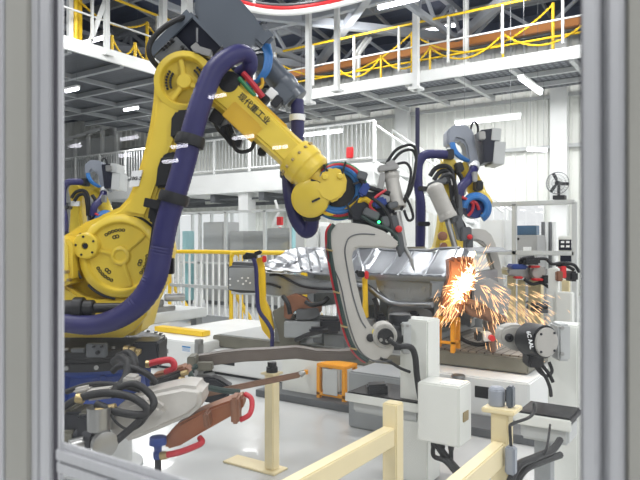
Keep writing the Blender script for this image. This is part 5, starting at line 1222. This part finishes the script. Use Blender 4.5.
# wall fan
fn = thing('wall_fan', Py(557.5, 191, 15.95), 'black bladed wall fan with round wire cage on the back wall column', 'fan')
yf = 15.95; fc = Py(557.5, 183, yf); rfan = .27
for k, (rr, yy) in enumerate(((rfan, 0), (rfan*.75, -.05), (rfan*.45, -.07), (rfan*.97, .05))):
    MB().tube([fc+V(rr*math.cos(a*math.pi/16), yy, rr*math.sin(a*math.pi/16)) for a in range(32)], .009 if k == 0 else .005, 6, 1, closed=True).build('cage_ring', 'wire', fn)
m = MB()
for i in range(24):
    a = i*math.pi/12; m.tube([fc+V(rfan*math.cos(a), 0, rfan*math.sin(a)), fc+V(rfan*.6*math.cos(a), -.065, rfan*.6*math.sin(a)), fc+V(.05*math.cos(a), -.07, .05*math.sin(a))], .003, 4, 2)
m.build('cage_wires', 'wire', fn)
for k in range(3):
    a = math.radians(95+k*120+20); u = V(math.cos(a), 0, math.sin(a)); w_ = V(-math.sin(a), 0, math.cos(a))
    m = MB(); m.prism([fc+u*.03-w_*.02, fc+u*.12-w_*.055, fc+u*.26-w_*.05, fc+u*.27+w_*.03, fc+u*.12+w_*.03, fc+u*.03+w_*.02], V(0, .012, 0)); m.build('blade', 'black', fn)
m = MB(); m.cyl(fc+V(0, -.03, 0), fc+V(0, .16, 0), .06); m.build('motor', 'black', fn); m = MB(); m.box(fc.x-.03, fc.x+.03, fc.y+.1, fc.y+.16, fc.z-.32, fc.z); m.box(fc.x-.12, fc.x+.16, fc.y+.02, 16.2, fc.z-.40, fc.z-.30); m.build('bracket', 'black', fn, .006)

# ================================================================ LIGHT
wd = bpy.data.worlds.new('World'); SC.world = wd; wd.use_nodes = True
bg = wd.node_tree.nodes['Background']; bg.inputs['Color'].default_value = (.99, .99, 1, 1); bg.inputs['Strength'].default_value = 1.0
def area(loc, sx, sy, e, rot=(0, 0, 0), col=(1, 1, 1)):
    l = bpy.data.lights.new('hall_fill', 'AREA'); l.shape = 'RECTANGLE'; l.size = sx; l.size_y = sy; l.energy = e; l.color = col
    o = bpy.data.objects.new('hall_fill_light', l); COL.objects.link(o); o.location = loc; o.rotation_euler = rot; return o  # area light without any fixture of its own
for x in (-9.5, -3.5, 2.5):
    for y in (1.5, 6.5, 11.2): area((x, y, 6.3), 1.6, .5, 160)  # stand in for the ceiling lamps
for x in (-8, -2, 4):
    for y in (-3, -8): area((x, y, 6.3), 1.6, .5, 130)  # added frontal fill from behind the camera
area((-14, 8, 4.9), 1.6, .5, 100); area((-14, 12, 4.9), 1.6, .5, 120)
for x in (-17, -11.5, -7.0): area((x, 14.2, 4.9), 1.6, .3, 60)
for x in (-19, -14, -9.5): area((x, 15.3, 2.4), 1.6, .3, 25)
for x in (-6, -3.5, -1): area((x, 14.8, 4.9), 1.6, .3, 40)
for x in (-12, -8, -4, -.5): area((x, 12.6, 6.3), 1.6, .4, 45, (math.radians(80), 0, 0))  # added to brighten the back wall above the walkway
for x in (-12, -6, 0):
    for y in (6.5, 11): area((x, y, 6.4), 1.6, .5, 26, (math.pi, 0, 0))  # added uplights that brighten roof and trusses
pl_ = bpy.data.lights.new('weld_glow', 'POINT'); pl_.energy = 2.5; pl_.color = (1, .62, .3); pl_.shadow_soft_size = .06
po = bpy.data.objects.new('weld_glow', pl_); COL.objects.link(po); po.location = C(465, 287, 4.85)
# ================================================================ CAMERA
cd = bpy.data.cameras.new('camera'); cam = bpy.data.objects.new('camera', cd); COL.objects.link(cam)
cd.sensor_width = 36; cd.lens = FPX*36/640; cd.clip_start = .03; cd.clip_end = 200
cam.location = CAM; cam.rotation_euler = (math.pi/2, 0, TH)
cd.dof.use_dof = True; cd.dof.focus_distance = 4.6; cd.dof.aperture_fstop = 11
SC.camera = cam
vs_ = SC.view_settings; vs_.view_transform = 'Standard'; vs_.look = 'None'; vs_.gamma = 1; vs_.use_curve_mapping = False; vs_.exposure = 0.0
